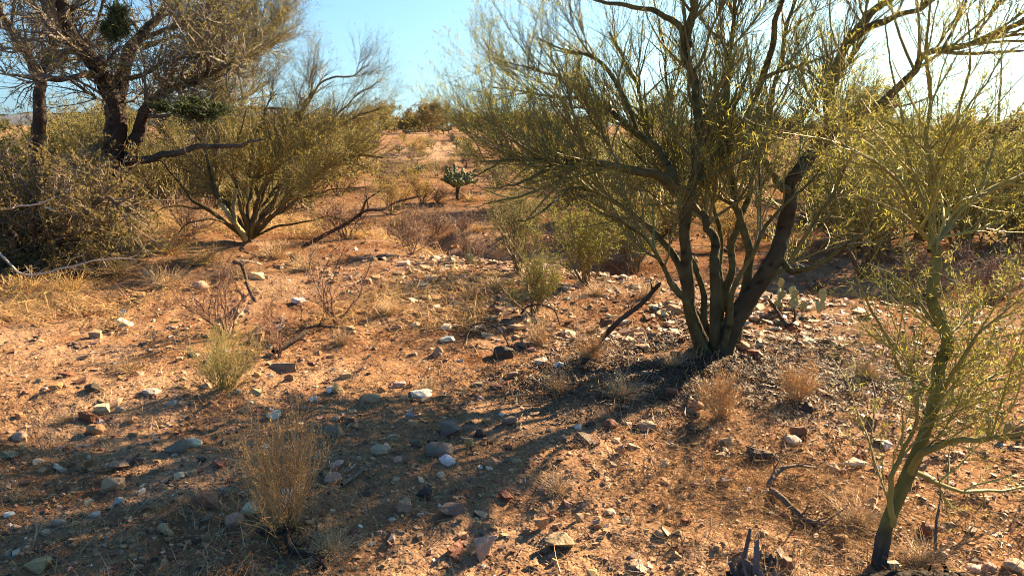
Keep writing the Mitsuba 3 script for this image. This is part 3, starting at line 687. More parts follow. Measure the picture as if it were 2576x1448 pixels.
# near and middle plants: (kind, seed, u, v of the foot, height in the view, width / height, label, landmark name)
for row in [
    ('broom_bush', 0, 722, 1345, 330, 0.8, 'tallest dry straw-coloured broom bush, in the foreground shade', 'tall broom bush'),
    ('green_broom', 0, 565, 985, 180, 0.95, 'olive broom-like bush in half shade with dark base', 'olive broom bush'),
    ('broom_bush', 1, 1812, 1050, 140, 0.85, 'yellowish broom bush at the foot of the big palo verde', 'yellowish broom bush'),
    ('broom_bush', 2, 2005, 1012, 130, 0.8, 'thin brown broom bush on the stony slope between both palo verdes', 'thin brown bush'),
    ('bunch_grass', 0, 2180, 960, 90, 0.9, 'rusty tan tuft beside the young palo verde', 'rusty tuft'),
    ('broom_bush', 1, 1490, 912, 85, 0.9, None, None),
    ('bunch_grass', 1, 1355, 870, 110, 0.7, None, None),
    ('bushy_palo_verde', 0, 1345, 790, 155, 0.95, 'small yellow-green palo verde shrub on the knoll edge, in front of the wash', 'knoll-edge shrub'),
    ('bushy_palo_verde', 1, 1475, 715, 215, 1.1, 'dense dark-based palo verde shrub against the red wash bank', 'wash-bank shrub'),
    ('green_shrub', 0, 1310, 690, 200, 0.9, 'grey-green wiry shrub growing out of the wash', 'wiry wash shrub'),
    ('bushy_palo_verde', 2, 1590, 690, 190, 1.1, 'palo verde shrub in the wash just left of the big tree', 'wash palo verde'),
    ('green_shrub', 1, 1285, 600, 120, 1.0, 'olive shrub on the sandy far bank', 'far-bank shrub'),
    ('bare_shrub', 0, 1035, 640, 130, 0.95, 'leafless grey shrub at the head of the wash', 'grey bare shrub'),
    ('bare_shrub', 1, 870, 600, 120, 1.4, 'leafless tangle right of the fan-shaped palo verde', 'bare tangle'),
    ('bare_shrub', 0, 470, 590, 110, 1.6, None, None),
    ('bare_shrub', 1, 1180, 660, 95, 1.0, None, None),
    ('mesquite_seedling', 0, 575, 850, 230, 1.25, 'taller bare seedling with kinked stems behind the olive broom bush', 'kinked seedling'),
    ('mesquite_seedling', 1, 848, 815, 200, 1.35, 'bare red-brown seedling on the sunlit stones of the middle ground', 'middle seedling'),
    ('mesquite_seedling', 2, 700, 905, 130, 1.4, None, None),
    ('gold_grass', 0, 900, 600, 42, 1.2, 'small bright yellow tuft under the dead dark branch', 'yellow tuft'),
    ('gold_shrub', 0, 1062, 512, 80, 1.1, 'golden shrub left of the green-topped cholla', 'golden shrub'),
    ('bunch_grass', 2, 1403, 528, 42, 0.75, 'round pale grass ball on bare sand', 'round grass ball'),
    ('bunch_grass', 0, 1375, 492, 42, 1.5, None, None),
    ('gold_grass', 1, 1432, 556, 36, 1.1, None, None),
    ('gold_grass', 0, 1200, 585, 36, 1.4, None, None),
    ('gold_grass', 1, 1345, 570, 30, 1.3, None, None),
    ('bunch_grass', 1, 1360, 538, 26, 1.4, None, None),
    ('bunch_grass', 2, 1165, 500, 48, 0.6, None, None),
    ('green_shrub', 2, 1172, 385, 34, 1.5, 'low green bush beside the small dark cholla', 'low green bush'),
    ('gold_shrub', 1, 1135, 425, 30, 1.3, None, None),
    ('bare_shrub', 1, 1265, 385, 50, 1.3, None, None),
    ('gold_shrub', 1, 1200, 420, 40, 1.3, None, None),
    ('green_shrub', 0, 1250, 480, 70, 1.3, None, None),
    ('gold_shrub', 0, 1330, 470, 60, 1.5, None, None),
    ('bare_shrub', 0, 960, 470, 90, 1.3, None, None),
    ('gold_shrub', 1, 985, 540, 85, 1.2, None, None),
    ('bare_shrub', 1, 1095, 590, 70, 1.3, None, None),
    ('bunch_grass', 0, 1330, 715, 60, 1.2, None, None),
    ('bunch_grass', 1, 1185, 755, 50, 1.2, None, None),
    ('bunch_grass', 2, 1250, 735, 60, 1.3, None, None),
    ('bunch_grass', 0, 980, 790, 50, 1.3, None, None),
    ('bunch_grass', 1, 1075, 985, 50, 1.2, None, None),
    ('bunch_grass', 2, 1400, 985, 70, 1.1, None, None),
    ('bunch_grass', 0, 1560, 1000, 75, 1.4, None, None),
    ('bunch_grass', 1, 1690, 930, 60, 1.1, None, None),
    ('bunch_grass', 2, 1630, 750, 55, 1.4, None, None),
    ('bunch_grass', 0, 1500, 745, 50, 1.4, None, None),
    ('bunch_grass', 1, 860, 870, 60, 1.1, None, None),
    ('bunch_grass', 2, 330, 940, 60, 1.3, None, None),
    ('bunch_grass', 0, 165, 1060, 40, 1.3, None, None),
    ('bunch_grass', 1, 830, 1400, 80, 1.5, None, None),
    ('bunch_grass', 0, 2160, 1330, 90, 1.6, None, None),
    ('bunch_grass', 1, 2320, 1420, 90, 1.5, None, None),
    ('bunch_grass', 1, 1400, 1245, 60, 1.5, None, None),
    ('gold_grass', 0, 420, 640, 60, 1.9, None, None), ('gold_grass', 1, 520, 660, 60, 2.0, None, None), ('bunch_grass', 1, 690, 650, 65, 1.5, None, None),
    ('gold_grass', 0, 60, 740, 70, 2.2, None, None), ('gold_grass', 1, 170, 735, 60, 2.0, None, None), ('bunch_grass', 0, 290, 690, 60, 2.0, None, None), ('gold_grass', 1, 330, 600, 50, 2.0, None, None),
    ('bunch_grass', 2, 770, 680, 60, 1.6, None, None), ('bunch_grass', 1, 600, 700, 60, 1.8, None, None), ('bunch_grass', 2, 420, 720, 60, 1.8, None, None),
    ('bushy_palo_verde', 1, 2170, 700, 330, 0.9, 'large yellow-green palo verde behind the young tree, seen through its branches', 'right thicket palo verde'),
    ('bushy_palo_verde', 0, 2420, 660, 300, 1.0, None, None),
    ('bushy_palo_verde', 2, 2560, 610, 300, 1.0, None, None),
    ('green_shrub', 2, 2300, 600, 250, 1.1, None, None),
    ('bushy_palo_verde', 0, 2050, 560, 190, 1.1, None, None),
    ('bare_shrub', 0, 2290, 730, 120, 1.3, None, None),
    ('bare_shrub', 1, 2480, 760, 140, 1.3, None, None),
    ('green_shrub', 1, 1720, 560, 190, 1.0, None, None),
    ('bushy_palo_verde', 2, 1600, 500, 150, 1.1, None, None),
    ('green_shrub', 0, 1480, 470, 120, 1.2, None, None),
    ('bushy_palo_verde', 1, 1860, 480, 170, 1.2, None, None),
    ('bunch_grass', 1, 1960, 590, 50, 1.3, None, None),
    ('green_shrub', 2, 430, 520, 190, 1.1, None, None),
    ('bushy_palo_verde', 0, 560, 500, 210, 1.3, None, None),
    ('bushy_palo_verde', 2, 760, 480, 190, 1.4, None, None),
    ('green_shrub', 0, 200, 540, 220, 1.2, None, None),
    ('bushy_palo_verde', 1, 20, 560, 260, 1.2, None, None),
    ('bushy_palo_verde', 1, 880, 440, 130, 1.4, None, None),
]:
    plant(*row[:6], label=row[6], mark=row[7])

# bushes out to the skyline
far_rows = [(955, 330, 70, 1.3, 'tallest skyline bush, left of the far sandy clearing', 'tall skyline bush'), (1040, 322, 40, 1.3, None, None), (1085, 318, 22, 1.5, None, None), (1140, 318, 32, 1.5, None, None),
            (1175, 335, 40, 1.7, None, None), (1215, 322, 38, 1.2, None, None), (1240, 350, 60, 1.2, None, None), (1290, 345, 55, 1.3, None, None), (1110, 312, 20, 1.5, None, None), (1020, 335, 26, 1.5, None, None),
            (910, 345, 60, 1.4, None, None), (1340, 340, 50, 1.4, None, None), (1400, 345, 55, 1.4, None, None), (1465, 335, 45, 1.4, None, None)]
for i, (u, v, hd, w, lab, mk) in enumerate(far_rows):
    plant('far_bush', i % 4, u, v, hd, w, label=lab, mark=mk)
rngf = np.random.default_rng(404)
for i in range(85):
    while True:
        F = rngf.uniform(19, 110) if i % 3 else rngf.uniform(60, 150)
        u = rngf.uniform(-60, 2640)
        x, y = ray(u, 300)[0] * F, F
        if 880 < u < 1330 and F < 75: continue
        if 1330 <= u < 1480 and F < 40: continue
        break
    p = np.array([x, y, float(height(x, y))])
    plant('far_bush', i % 4, 0, 0, 0, rngf.uniform(0.9, 1.4), pos=p, hm=rngf.uniform(1.2, 2.7) if F < 60 else rngf.lognormal(0.4, 0.4), tone=True)

rngm = np.random.default_rng(515)
for i in range(54):
    if i < 30: u, F = rngm.uniform(1420, 2680), rngm.uniform(13, 26)
    else: u, F = rngm.uniform(-80, 860), rngm.uniform(15, 28)
    x, y = ray(u, 300)[0] * F, F
    kind = ('bushy_palo_verde', 'green_shrub', 'bushy_palo_verde', 'gold_shrub')[i % 4]
    plant(kind, i % 2, 0, 0, 0, rngm.uniform(1.0, 1.5), pos=[x, y, float(height(x, y))], hm=rngm.uniform(1.3, 2.7) if kind != 'gold_shrub' else rngm.uniform(0.7, 1.2))
for i in range(120):
    u, F = rngm.uniform(900, 1900) if i % 3 else rngm.uniform(0, 2600), rngm.uniform(13, 48)
    x, y = ray(u, 300)[0] * F, F
    kind = ('bunch_grass', 'bare_shrub', 'gold_grass', 'bunch_grass')[i % 4]
    plant(kind, i % 2, 0, 0, 0, rngm.uniform(1.2, 1.9), pos=[x, y, float(height(x, y))], hm=rngm.uniform(0.2, 0.5))
for i in range(60):
    u, F = rngm.uniform(930, 1400), rngm.uniform(26, 66)
    x, y = ray(u, 300)[0] * F, F
    plant(('bare_shrub', 'gold_shrub', 'bare_shrub', 'green_shrub')[i % 4], i % 2, 0, 0, 0, rngm.uniform(1.2, 1.9), pos=[x, y, float(height(x, y))], hm=rngm.uniform(0.3, 0.8))
for i in range(26):
    u, F = rngm.uniform(870, 1420), rngm.uniform(68, 130)
    x, y = ray(u, 300)[0] * F, F
    plant('far_bush', i % 4, 0, 0, 0, rngm.uniform(1.1, 1.7), pos=[x, y, float(height(x, y))], hm=float(np.clip(rngm.lognormal(0.3, 0.45), 0.6, 3.4)), tone=True)

# ------------------------------------------------------------------ chollas and prickly pears
def lathe_tube(m, rng, pts, r, S, c, K=12, knob=0.25):
    P = spline(pts, K)
    R = np.full(K, r) * (1 + knob * rng.normal(size=K) * 0.3)
    R[-1] *= 0.35; R[0] *= 0.8
    m.tubes(P[None], R[None], S, np.asarray(c, float)[None] * (0.85 + 0.3 * rng.random()))
    return P


def cholla(name, seed, u, v, hd, label, trunk_h=0.5, pale=0.3, dense=26, mark=None, fat=1.0):
    dense = dense if hd > 40 else int(dense * 0.8)
    rng = np.random.default_rng(seed)
    p = ground(u, v); h = hd / 2.5156 * project(p)[2] / FPX
    key = fresh(name)
    tr, jt, sp = Mesh(), Mesh(), Mesh()
    top = np.array([0.03, 0, trunk_h])
    lathe_tube(tr, rng, [[0, 0, -0.05], [-0.015, 0.01, trunk_h * 0.4], top, top + [0, 0, 0.12]], 0.05, 9, (0.06, 0.045, 0.035))
    green, cream = np.array([0.075, 0.105, 0.042]), np.array([0.62, 0.52, 0.30])
    tips = []
    na = 7
    for i in range(na):
        a = 2 * np.pi * i / na + rng.uniform(-0.3, 0.3)
        o = np.array([np.cos(a), np.sin(a), 0])
        s = top - [0, 0, rng.uniform(0, 0.22) * trunk_h]
        e = s + o * rng.uniform(0.22, 0.36) + [0, 0, rng.uniform(0.02, 0.2)]
        P = lathe_tube(tr, rng, [s, s + o * 0.15 + [0, 0, -0.03], e], 0.034, 7, (0.07, 0.055, 0.035))
        tips += [P[-1], P[7]]
    tips.append(top + [0, 0, 0.14])
    segs = []
    for k in range(dense):
        b = tips[k % len(tips)] + rng.normal(size=3) * 0.03
        d = rng.normal(size=3) * [1, 1, 0.55] + [0, 0, 0.25] + (b - top) * 1.5
        for j in range(rng.integers(2, 4)):
            d /= np.linalg.norm(d); l = rng.uniform(0.1, 0.17)
            e = b + d * l
            if e[2] > 1: e[2] = 1 - rng.random() * 0.05
            if e[2] < trunk_h * 0.95: e[2] = trunk_h * 0.95 + rng.random() * 0.1
            mid = (b + e) / 2 + rng.normal(size=3) * 0.01
            P = lathe_tube(jt, rng, [b, mid, e], rng.uniform(0.03, 0.04) * fat, 7, green, 6)
            segs.append(P)
            b = e; d = d + rng.normal(size=3) * 0.5 + [0, 0, -0.15 if d[2] < 0.2 else 0.1]
    sg = np.array(segs)
    n = int((2600 * pale + 900) * (1.6 if seed == 1 else 0.6 if hd > 30 else 0.3))
    q = rng.integers(0, len(sg), n); w = rng.uniform(0, 4.99, n); ii = w.astype(int); w = (w - ii)[:, None]
    b = sg[q, ii] * (1 - w) + sg[q, ii + 1] * w
    d = rng.normal(size=(n, 3)); d /= np.linalg.norm(d, axis=1, keepdims=True)
    P = np.stack([b + d * 0.03, b + d * rng.uniform(0.045, 0.062, (n, 1))], 1)
    sp.tubes(P, np.tile([[0.006, 0.002]], (n, 1)), 3, vary(rng, n, cream))
    M = T().translate(p.tolist()).scale([h, h, h]).rotate([0, 0, 1], float(rng.uniform(0, 360)) if seed != 1 else 0)
    tr.put(key + '__trunk', 'mat_bark', smooth=True, to_world=M)
    jt.put(key + '__joints', 'mat_wood', smooth=True, to_world=M)
    sp.put(key + '__spines', 'mat_wood', to_world=M)
    labels[key + '__joints'] = {'kind': 'stuff'}; labels[key + '__spines'] = {'kind': 'stuff'}
    tag(key, label, 'cactus')
    if mark: LANDMARKS.append((mark, *p))


cholla('cholla_cactus', 1, 1152, 504, 92, 'chain-fruit cholla with dark green umbrella top on a bent dark trunk', 0.5, 0.35, 90, 'umbrella cholla', 1.1)
cholla('cholla_cactus', 2, 1044, 455, 58, 'dark green cholla half hidden behind the golden shrub', 0.4, 0.2, 50, 'hidden cholla')
cholla('cholla_cactus', 3, 1148, 378, 32, 'small dark cholla like a little tree beside the low green bush', 0.6, 0.08, 16, 'small dark cholla')
cholla('cholla_cactus', 4, 1004, 388, 32, 'pale spiny cholla alone on the left of the red clearing', 0.35, 0.9, 26, 'lone pale cholla')
cholla('cholla_cactus', 5, 1031, 338, 24, 'cream-coloured round cholla on the edge of the skyline scrub', 0.35, 1.0, 26)
for k, (u, v, hd) in enumerate([(1102, 336, 34), (1117, 338, 30), (1129, 337, 28), (1096, 339, 12), (1136, 341, 12)]):
    cholla('cholla_cactus', 6 + k, u, v, hd, 'cream-topped cholla of the cluster at the far end of the clearing, ' + ['tallest', 'middle', 'right-hand', 'low left', 'low right'][k] + ' one', 0.4, 0.9, 24)
cholla('cholla_cactus', 12, 1062, 330, 18, 'tiny pale cholla between the round cholla and the cluster', 0.4, 0.9, 20)


def prickly(seed, u, v, hd, n, label, spread, mark=None):
    rng = np.random.default_rng(seed)
    p = ground(u, v); s = hd / 2.5156 * project(p)[2] / FPX
    key = fresh('prickly_pear')
    ic = trimesh.creation.icosphere(subdivisions=2)
    tops = []
    for i in range(n):
        base = np.array([rng.normal() * spread, rng.normal() * spread * 0.5, -0.02]) if i < n * 0.55 or not tops else tops[rng.integers(len(tops))]
        hh = rng.uniform(0.42, 0.6); ww = hh * rng.uniform(0.32, 0.4)
        v0 = ic.vertices.copy()
        taper = 0.75 + 0.25 * v0[:, 2:3]
        v0 = v0 * [1, 1, 1]; v0[:, :2] *= taper
        v0 = v0 * [ww, 0.045, hh / 2] + [0, 0, hh / 2]
        a, t, b = rng.uniform(-0.9, 0.9), rng.uniform(-0.35, 0.35), rng.uniform(-0.5, 0.5)
        Rm = trimesh.transformations.euler_matrix(t, b, a, 'sxyz')[:3, :3]
        v0 = v0 @ Rm.T + base
        tops.append(Rm @ [0, 0, hh * 0.93] + base)
        m = Mesh().add(v0 * s + p, ic.faces, vary(rng, len(v0), np.array([0.22, 0.24, 0.12]) * rng.uniform(0.8, 1.2), 0.04, 0.01))
        k = 70
        q = v0[rng.integers(0, len(v0), k)] * s + p
        o = (v0 - v0.mean(0))[rng.integers(0, len(v0), k)]
        nrm = Rm @ [0, 1.0, 0]
        d = rng.normal(size=(k, 3)) * 0.5 + nrm * np.sign(rng.normal(size=(k, 1)))
        m.tubes(np.stack([q, q + d * 0.035 * s], 1), np.tile([[0.004 * s, 0.001 * s]], (k, 1)), 3, np.array([0.55, 0.48, 0.32]))
        m.put(f'{key}__pad' + (f'_{i:03d}' if i else ''), 'mat_wood', smooth=True)
    tag(key, label, 'cactus')
    if mark: LANDMARKS.append((mark, *p))


prickly(1, 2010, 790, 62, 15, 'prickly pear clump with upright grey-green pads on the knoll edge behind the big palo verde', 0.42, 'prickly pear clump')
prickly(2, 1190, 668, 34, 7, 'small prickly pear low at the head of the wash', 0.5, 'small prickly pear')
prickly(3, 2545, 1085, 80, 8, 'dark prickly pear behind the young palo verde at the right border', 0.55)

# ------------------------------------------------------------------ dead wood
def deadwood(name, seed, pts, r0, r1, col, label, twigs=0, tl=(0.1, 0.3), snap=True, onground=True, mark=None):
    rng = np.random.default_rng(seed)
    P = np.array([ground(u, v) + [0, 0, dz] if onground else at(u, v, dz) for u, v, dz in pts])
    P = spline(P, 26) + 0
    P = P + (meshkit.fbm(P[:, None] * 5.0 + np.arange(3)[None, :, None] * 9.0, 3, 2) - 0.5) * 0.9 * r0
    R = np.linspace(r0, r1, 26) * (1 + 0.5 * (meshkit.fbm(P * 14.0, 2, 6) - 0.5))
    if snap: R[-1] = R[-2] * 0.3; R[0] *= 0.85
    m = Mesh().tubes(P[None], R[None], 9, barkcol(rng, P, R, col, np.asarray(col) * 1.25, r0)[None])
    if twigs:
        C, Rc = kids(rng, P[None], R[None], twigs, t=(0.15, 1), L=tl, ang=(25, 65), up=0.15, wig=0.2, K=7, r=(0.5, 0.01), tip=0.3)
        m.tubes(C, Rc, 5, vary(rng, twigs, col))
        D, Rd = kids(rng, C, Rc, twigs * 3, t=(0.2, 1), L=(tl[0] * 0.4, tl[1] * 0.5), ang=(25, 65), up=0.1, wig=0.2, K=5, r=(0.6, 0.005), tip=0.3)
        m.tubes(D, Rd, 4, vary(rng, twigs * 3, col))
    key = fresh(name)
    m.put(key, 'mat_bark', smooth=True)
    tag(key, label, 'branch' if 'branch' in name else 'log')
    if mark: LANDMARKS.append((mark, *P[13]))


DK, GR, PL = (0.05, 0.039, 0.033), (0.125, 0.097, 0.075), (0.42, 0.34, 0.25)
deadwood('dead_branch', 1, [(1508, 855, 5.25), (1560, 805, 5.22), (1610, 765, 5.2), (1662, 708, 5.15)], 0.022, 0.014, DK, 'straight dark dead pole leaning up left of the big palo verde', 3, (0.1, 0.25), onground=False, mark='leaning dead pole')
deadwood('dead_branch', 2, [(760, 622, 9.4), (833, 582, 9.4), (874, 560, 9.4), (920, 530, 9.3), (963, 526, 9.2), (993, 510, 9.1), (1060, 492, 9.0)], 0.028, 0.009, DK, 'thick black dead branch curving out right of the fan-shaped palo verde', 6, (0.2, 0.6), onground=False)
deadwood('dead_branch', 3, [(905, 545, 9.3), (915, 520, 9.3), (925, 500, 9.3), (970, 470, 9.2)], 0.02, 0.008, DK, 'forked upright side piece of the black dead branch', onground=False)
deadwood('dead_branch', 4, [(590, 690, 0.12), (612, 708, 0.14), (628, 740, 0.05), (645, 768, 0.02)], 0.02, 0.013, DK, 'charred crooked branch lying among pale stones behind the seedling', 4, (0.08, 0.2), mark='charred crooked branch')
deadwood('dead_branch', 5, [(585, 690, 0.1), (620, 686, 0.12), (660, 683, 0.08)], 0.022, 0.012, PL, 'bleached short stick across the charred crooked branch')
deadwood('dead_branch', 6, [(1310, 812, 0.06), (1330, 806, 0.13), (1365, 808, 0.13), (1395, 812, 0.1), (1410, 830, 0.02)], 0.010, 0.007, DK, 'arched dark twig over the stones before the knoll-edge shrub', 3, (0.06, 0.15))
deadwood('dead_branch', 7, [(1165, 880, 0.03), (1190, 862, 0.12), (1230, 860, 0.13), (1262, 872, 0.1), (1285, 885, 0.02)], 0.008, 0.005, DK, 'thorny arched dead twig beside the burnt round rock', 9, (0.05, 0.16))
deadwood('dead_branch', 8, [(640, 885, 0.04), (720, 862, 0.06), (800, 850, 0.08), (905, 845, 0.05)], 0.012, 0.006, DK, 'long fallen twig pile in front of the middle seedling', 14, (0.15, 0.4))
deadwood('dead_branch', 9, [(690, 905, 0.05), (760, 868, 0.08), (780, 858, 0.07)], 0.022, 0.013, (0.03, 0.024, 0.02), 'stubby blackened log end in the fallen twigs')
deadwood('dead_branch', 10, [(1940, 1245, 0.03), (1965, 1270, 0.04), (1990, 1300, 0.03), (2030, 1318, 0.02), (2075, 1335, 0.02)], 0.015, 0.01, GR, 'crooked grey-brown branch half buried in litter left of the young palo verde', 8, (0.08, 0.25), mark='crooked grey branch')
deadwood('dead_branch', 11, [(1930, 1240, 0.03), (1955, 1215, 0.06), (1990, 1210, 0.06), (2060, 1190, 0.03)], 0.012, 0.005, GR, 'curved thin stick at the head of the crooked grey branch', 5, (0.1, 0.2))
deadwood('dead_branch', 12, [(2200, 1190, 0.0), (2186, 1160, 0.12), (2192, 1100, 0.2), (2178, 1060, 0.26)], 0.0065, 0.004, (0.09, 0.07, 0.055), 'upright dead stick standing just left of the young palo verde', 3, (0.05, 0.12))
deadwood('dead_branch', 13, [(2010, 800, 0.03), (1985, 830, 0.03), (1955, 800, 0.06), (1930, 785, 0.1)], 0.022, 0.012, DK, 'dark broken limb lying below the prickly pear clump', 3, (0.1, 0.2))
deadwood('dead_branch', 14, [(1690, 765, 0.2), (1730, 790, 0.12), (1770, 820, 0.05)], 0.014, 0.008, GR, 'low bare twig left of the foot of the big palo verde', 6, (0.1, 0.25))
deadwood('fallen_log', 16, [(310, 512, 0.3), (340, 508, 0.36), (400, 505, 0.32)], 0.13, 0.1, DK, 'burnt black log stub at the foot of the old twin-trunked tree')
deadwood('fallen_log', 17, [(2090, 1480, 0.0), (2200, 1470, 0.0), (2330, 1462, 0.01), (2440, 1450, 0.0)], 0.034, 0.022, (0.013, 0.011, 0.011), 'charred log along the bottom border under the young palo verde', 6, (0.05, 0.12))
deadwood('dead_branch', 18, [(650, 1345, 0.02), (715, 1372, 0.05), (735, 1395, 0.02), (790, 1412, 0.03), (825, 1440, 0.01)], 0.015, 0.008, DK, 'charred root under the tall broom bush', 22, (0.05, 0.16))
deadwood('dead_branch', 19, [(860, 1230, 0.015), (900, 1205, 0.025), (925, 1190, 0.03)], 0.01, 0.006, GR, 'short grey stick in the shade right of the tall broom bush', 2, (0.05, 0.1))
deadwood('dead_branch', 20, [(2352, 1400, 0.0), (2346, 1380, 0.1), (2354, 1340, 0.16), (2340, 1310, 0.22)], 0.0065, 0.003, (0.09, 0.07, 0.055), 'thin upright dead stem right of the young palo verde', 4, (0.05, 0.15))
deadwood('dead_branch', 21, [(85, 1378, 0.0), (97, 1360, 0.04), (90, 1335, 0.09)], 0.004, 0.002, (0.3, 0.22, 0.13), 'straw-pale forked sprig standing near the lower left corner', 4, (0.05, 0.14))

# burnt splintered stump
rng = np.random.default_rng(88)
p = ground(1905, 1455)
key = fresh('burnt_stump')
m = Mesh()
n = 46
az = rng.uniform(0, 2 * np.pi, n); rr = 0.1 * np.sqrt(rng.random(n))
b = np.stack([np.cos(az) * rr, np.sin(az) * rr * 0.7, np.full(n, -0.05)], -1) + p
d = np.stack([np.cos(az) * rr * 3.2, np.sin(az) * rr * 2.5, np.ones(n)], -1) + rng.normal(size=(n, 3)) * 0.22
d /= np.linalg.norm(d, axis=1, keepdims=True)
for q in range(n):
    l = rng.uniform(0.04, 0.11) + (0.13 if q in (3, 11, 20) else 0)
    bx = trimesh.creation.box().vertices * [rng.uniform(0.012, 0.04), rng.uniform(0.008, 0.02), l]
    top = bx[:, 2] > 0
    bx[top, :2] *= rng.uniform(0.25, 0.8); bx[top, 2] += bx[top, 0] * rng.uniform(-1.2, 1.2)
    bx[:, 2] += l / 2
    z = d[q]; x = np.cross(z, rng.normal(size=3)); x /= np.linalg.norm(x)
    m.add(bx @ np.stack([x, np.cross(z, x), z]) + b[q], trimesh.creation.box().faces, np.array([0.045, 0.046, 0.052]) * rng.uniform(0.4, 2.6))
m.put(key, 'mat_bark'); tag(key, 'splintered blue-black burnt stump at the bottom border', 'stump')
LANDMARKS.append(('burnt stump', *p))

# ------------------------------------------------------------------ stones
WHITE, CREAM, TAN, OCHRE, PINK, RED, GREY, DARK, BLUE = (0.55, 0.51, 0.46), (0.46, 0.38, 0.27), (0.28, 0.20, 0.125), (0.30, 0.18, 0.085), (0.33, 0.21, 0.155), (0.155, 0.068, 0.04), (0.15, 0.115, 0.086), (0.05, 0.038, 0.032), (0.27, 0.245, 0.215)
CNAME = {WHITE: 'white', CREAM: 'cream', TAN: 'tan', OCHRE: 'ochre', PINK: 'pinkish', RED: 'rust-red', GREY: 'grey', DARK: 'dark', BLUE: 'blue-grey'}


def stone_mesh(rng, w, d, h, style, fine):
    q = rng.normal(size=(26 if style == 'round' else 13, 3))
    q /= np.linalg.norm(q, axis=1, keepdims=True)
    if style == 'block': q = np.sign(q) * np.abs(q) ** 0.45 / 1.15
    if style == 'slab': q = np.sign(q) * np.abs(q) ** 0.65 / 1.1
    if style == 'wedge': q[:, 2] *= 0.45 + 0.75 * (q[:, 0] > -0.1)
    hull = trimesh.convex.convex_hull(q)
    v, f = np.asarray(hull.vertices), np.asarray(hull.faces)
    if fine:
        ms = trimesh.Trimesh(v, f, process=True)
        for _ in range(2 if style != 'round' else 2):
            ms = ms.subdivide()
        v, f = np.array(ms.vertices), np.array(ms.faces)
        if style == 'round':
            r = np.linalg.norm(v, axis=1, keepdims=True)
            v = v / r * (r * 0.72 + 0.26)
        n = v / (np.linalg.norm(v, axis=1, keepdims=True) + 1e-9)
        v = v + n * ((meshkit.fbm(v * 2.6 + rng.uniform(0, 50, 3), 4) - 0.5) * 0.3)[:, None]
    ext = v.max(0) - v.min(0)
    v = (v - (v.max(0) + v.min(0)) / 2) / ext * [w, d, h]
    return v, f


rs = np.random.default_rng(2024)
placed = []


def stone(u, v, w, h, col, style, label=None, mark=None, fine=None, rz=None):
    p = ground(u, v)
    k = project(p)[2] / FPX / 2.5156
    fine = w >= 26 if fine is None else fine
    W = w * k; H = h * k * 1.15
    vv, f = stone_mesh(rs, W, W * rs.uniform(0.6, 0.9), H, style, fine)
    a = rs.uniform(-0.4, 0.4) if rz is None else rz
    Rm = trimesh.transformations.euler_matrix(rs.uniform(-0.1, 0.1), rs.uniform(-0.12, 0.12), a, 'sxyz')[:3, :3]
    base = vv
    vv = vv @ Rm.T + p + [0, W * 0.3, H * 0.2]
    n1 = meshkit.fbm(base / max(W, 1e-3) * 5.0 + rs.uniform(0, 90, 3), 3)[:, None]
    c = np.asarray(col) * (0.68 + 0.62 * n1) * (1 + 0.05 * rs.normal(size=3))
    key = fresh('stone')
    put(key, (vv, f), 'mat_stone', np.clip(c, 0, 1), smooth=bool(style == 'round' and fine))
    placed.append((u, v, w))
    if label: tag(key, label, 'stone')
    else:
        big = 'large ' if w >= 55 else '' if w >= 30 else 'small '
        shp = {'round': 'rounded stone', 'block': 'blocky stone', 'slab': 'flat stone', 'wedge': 'wedge-shaped stone'}[style]
        relate(key, f'{big}{CNAME[col]} {shp}', 'stone', p, None)
    if mark: LANDMARKS.append((mark, *p))


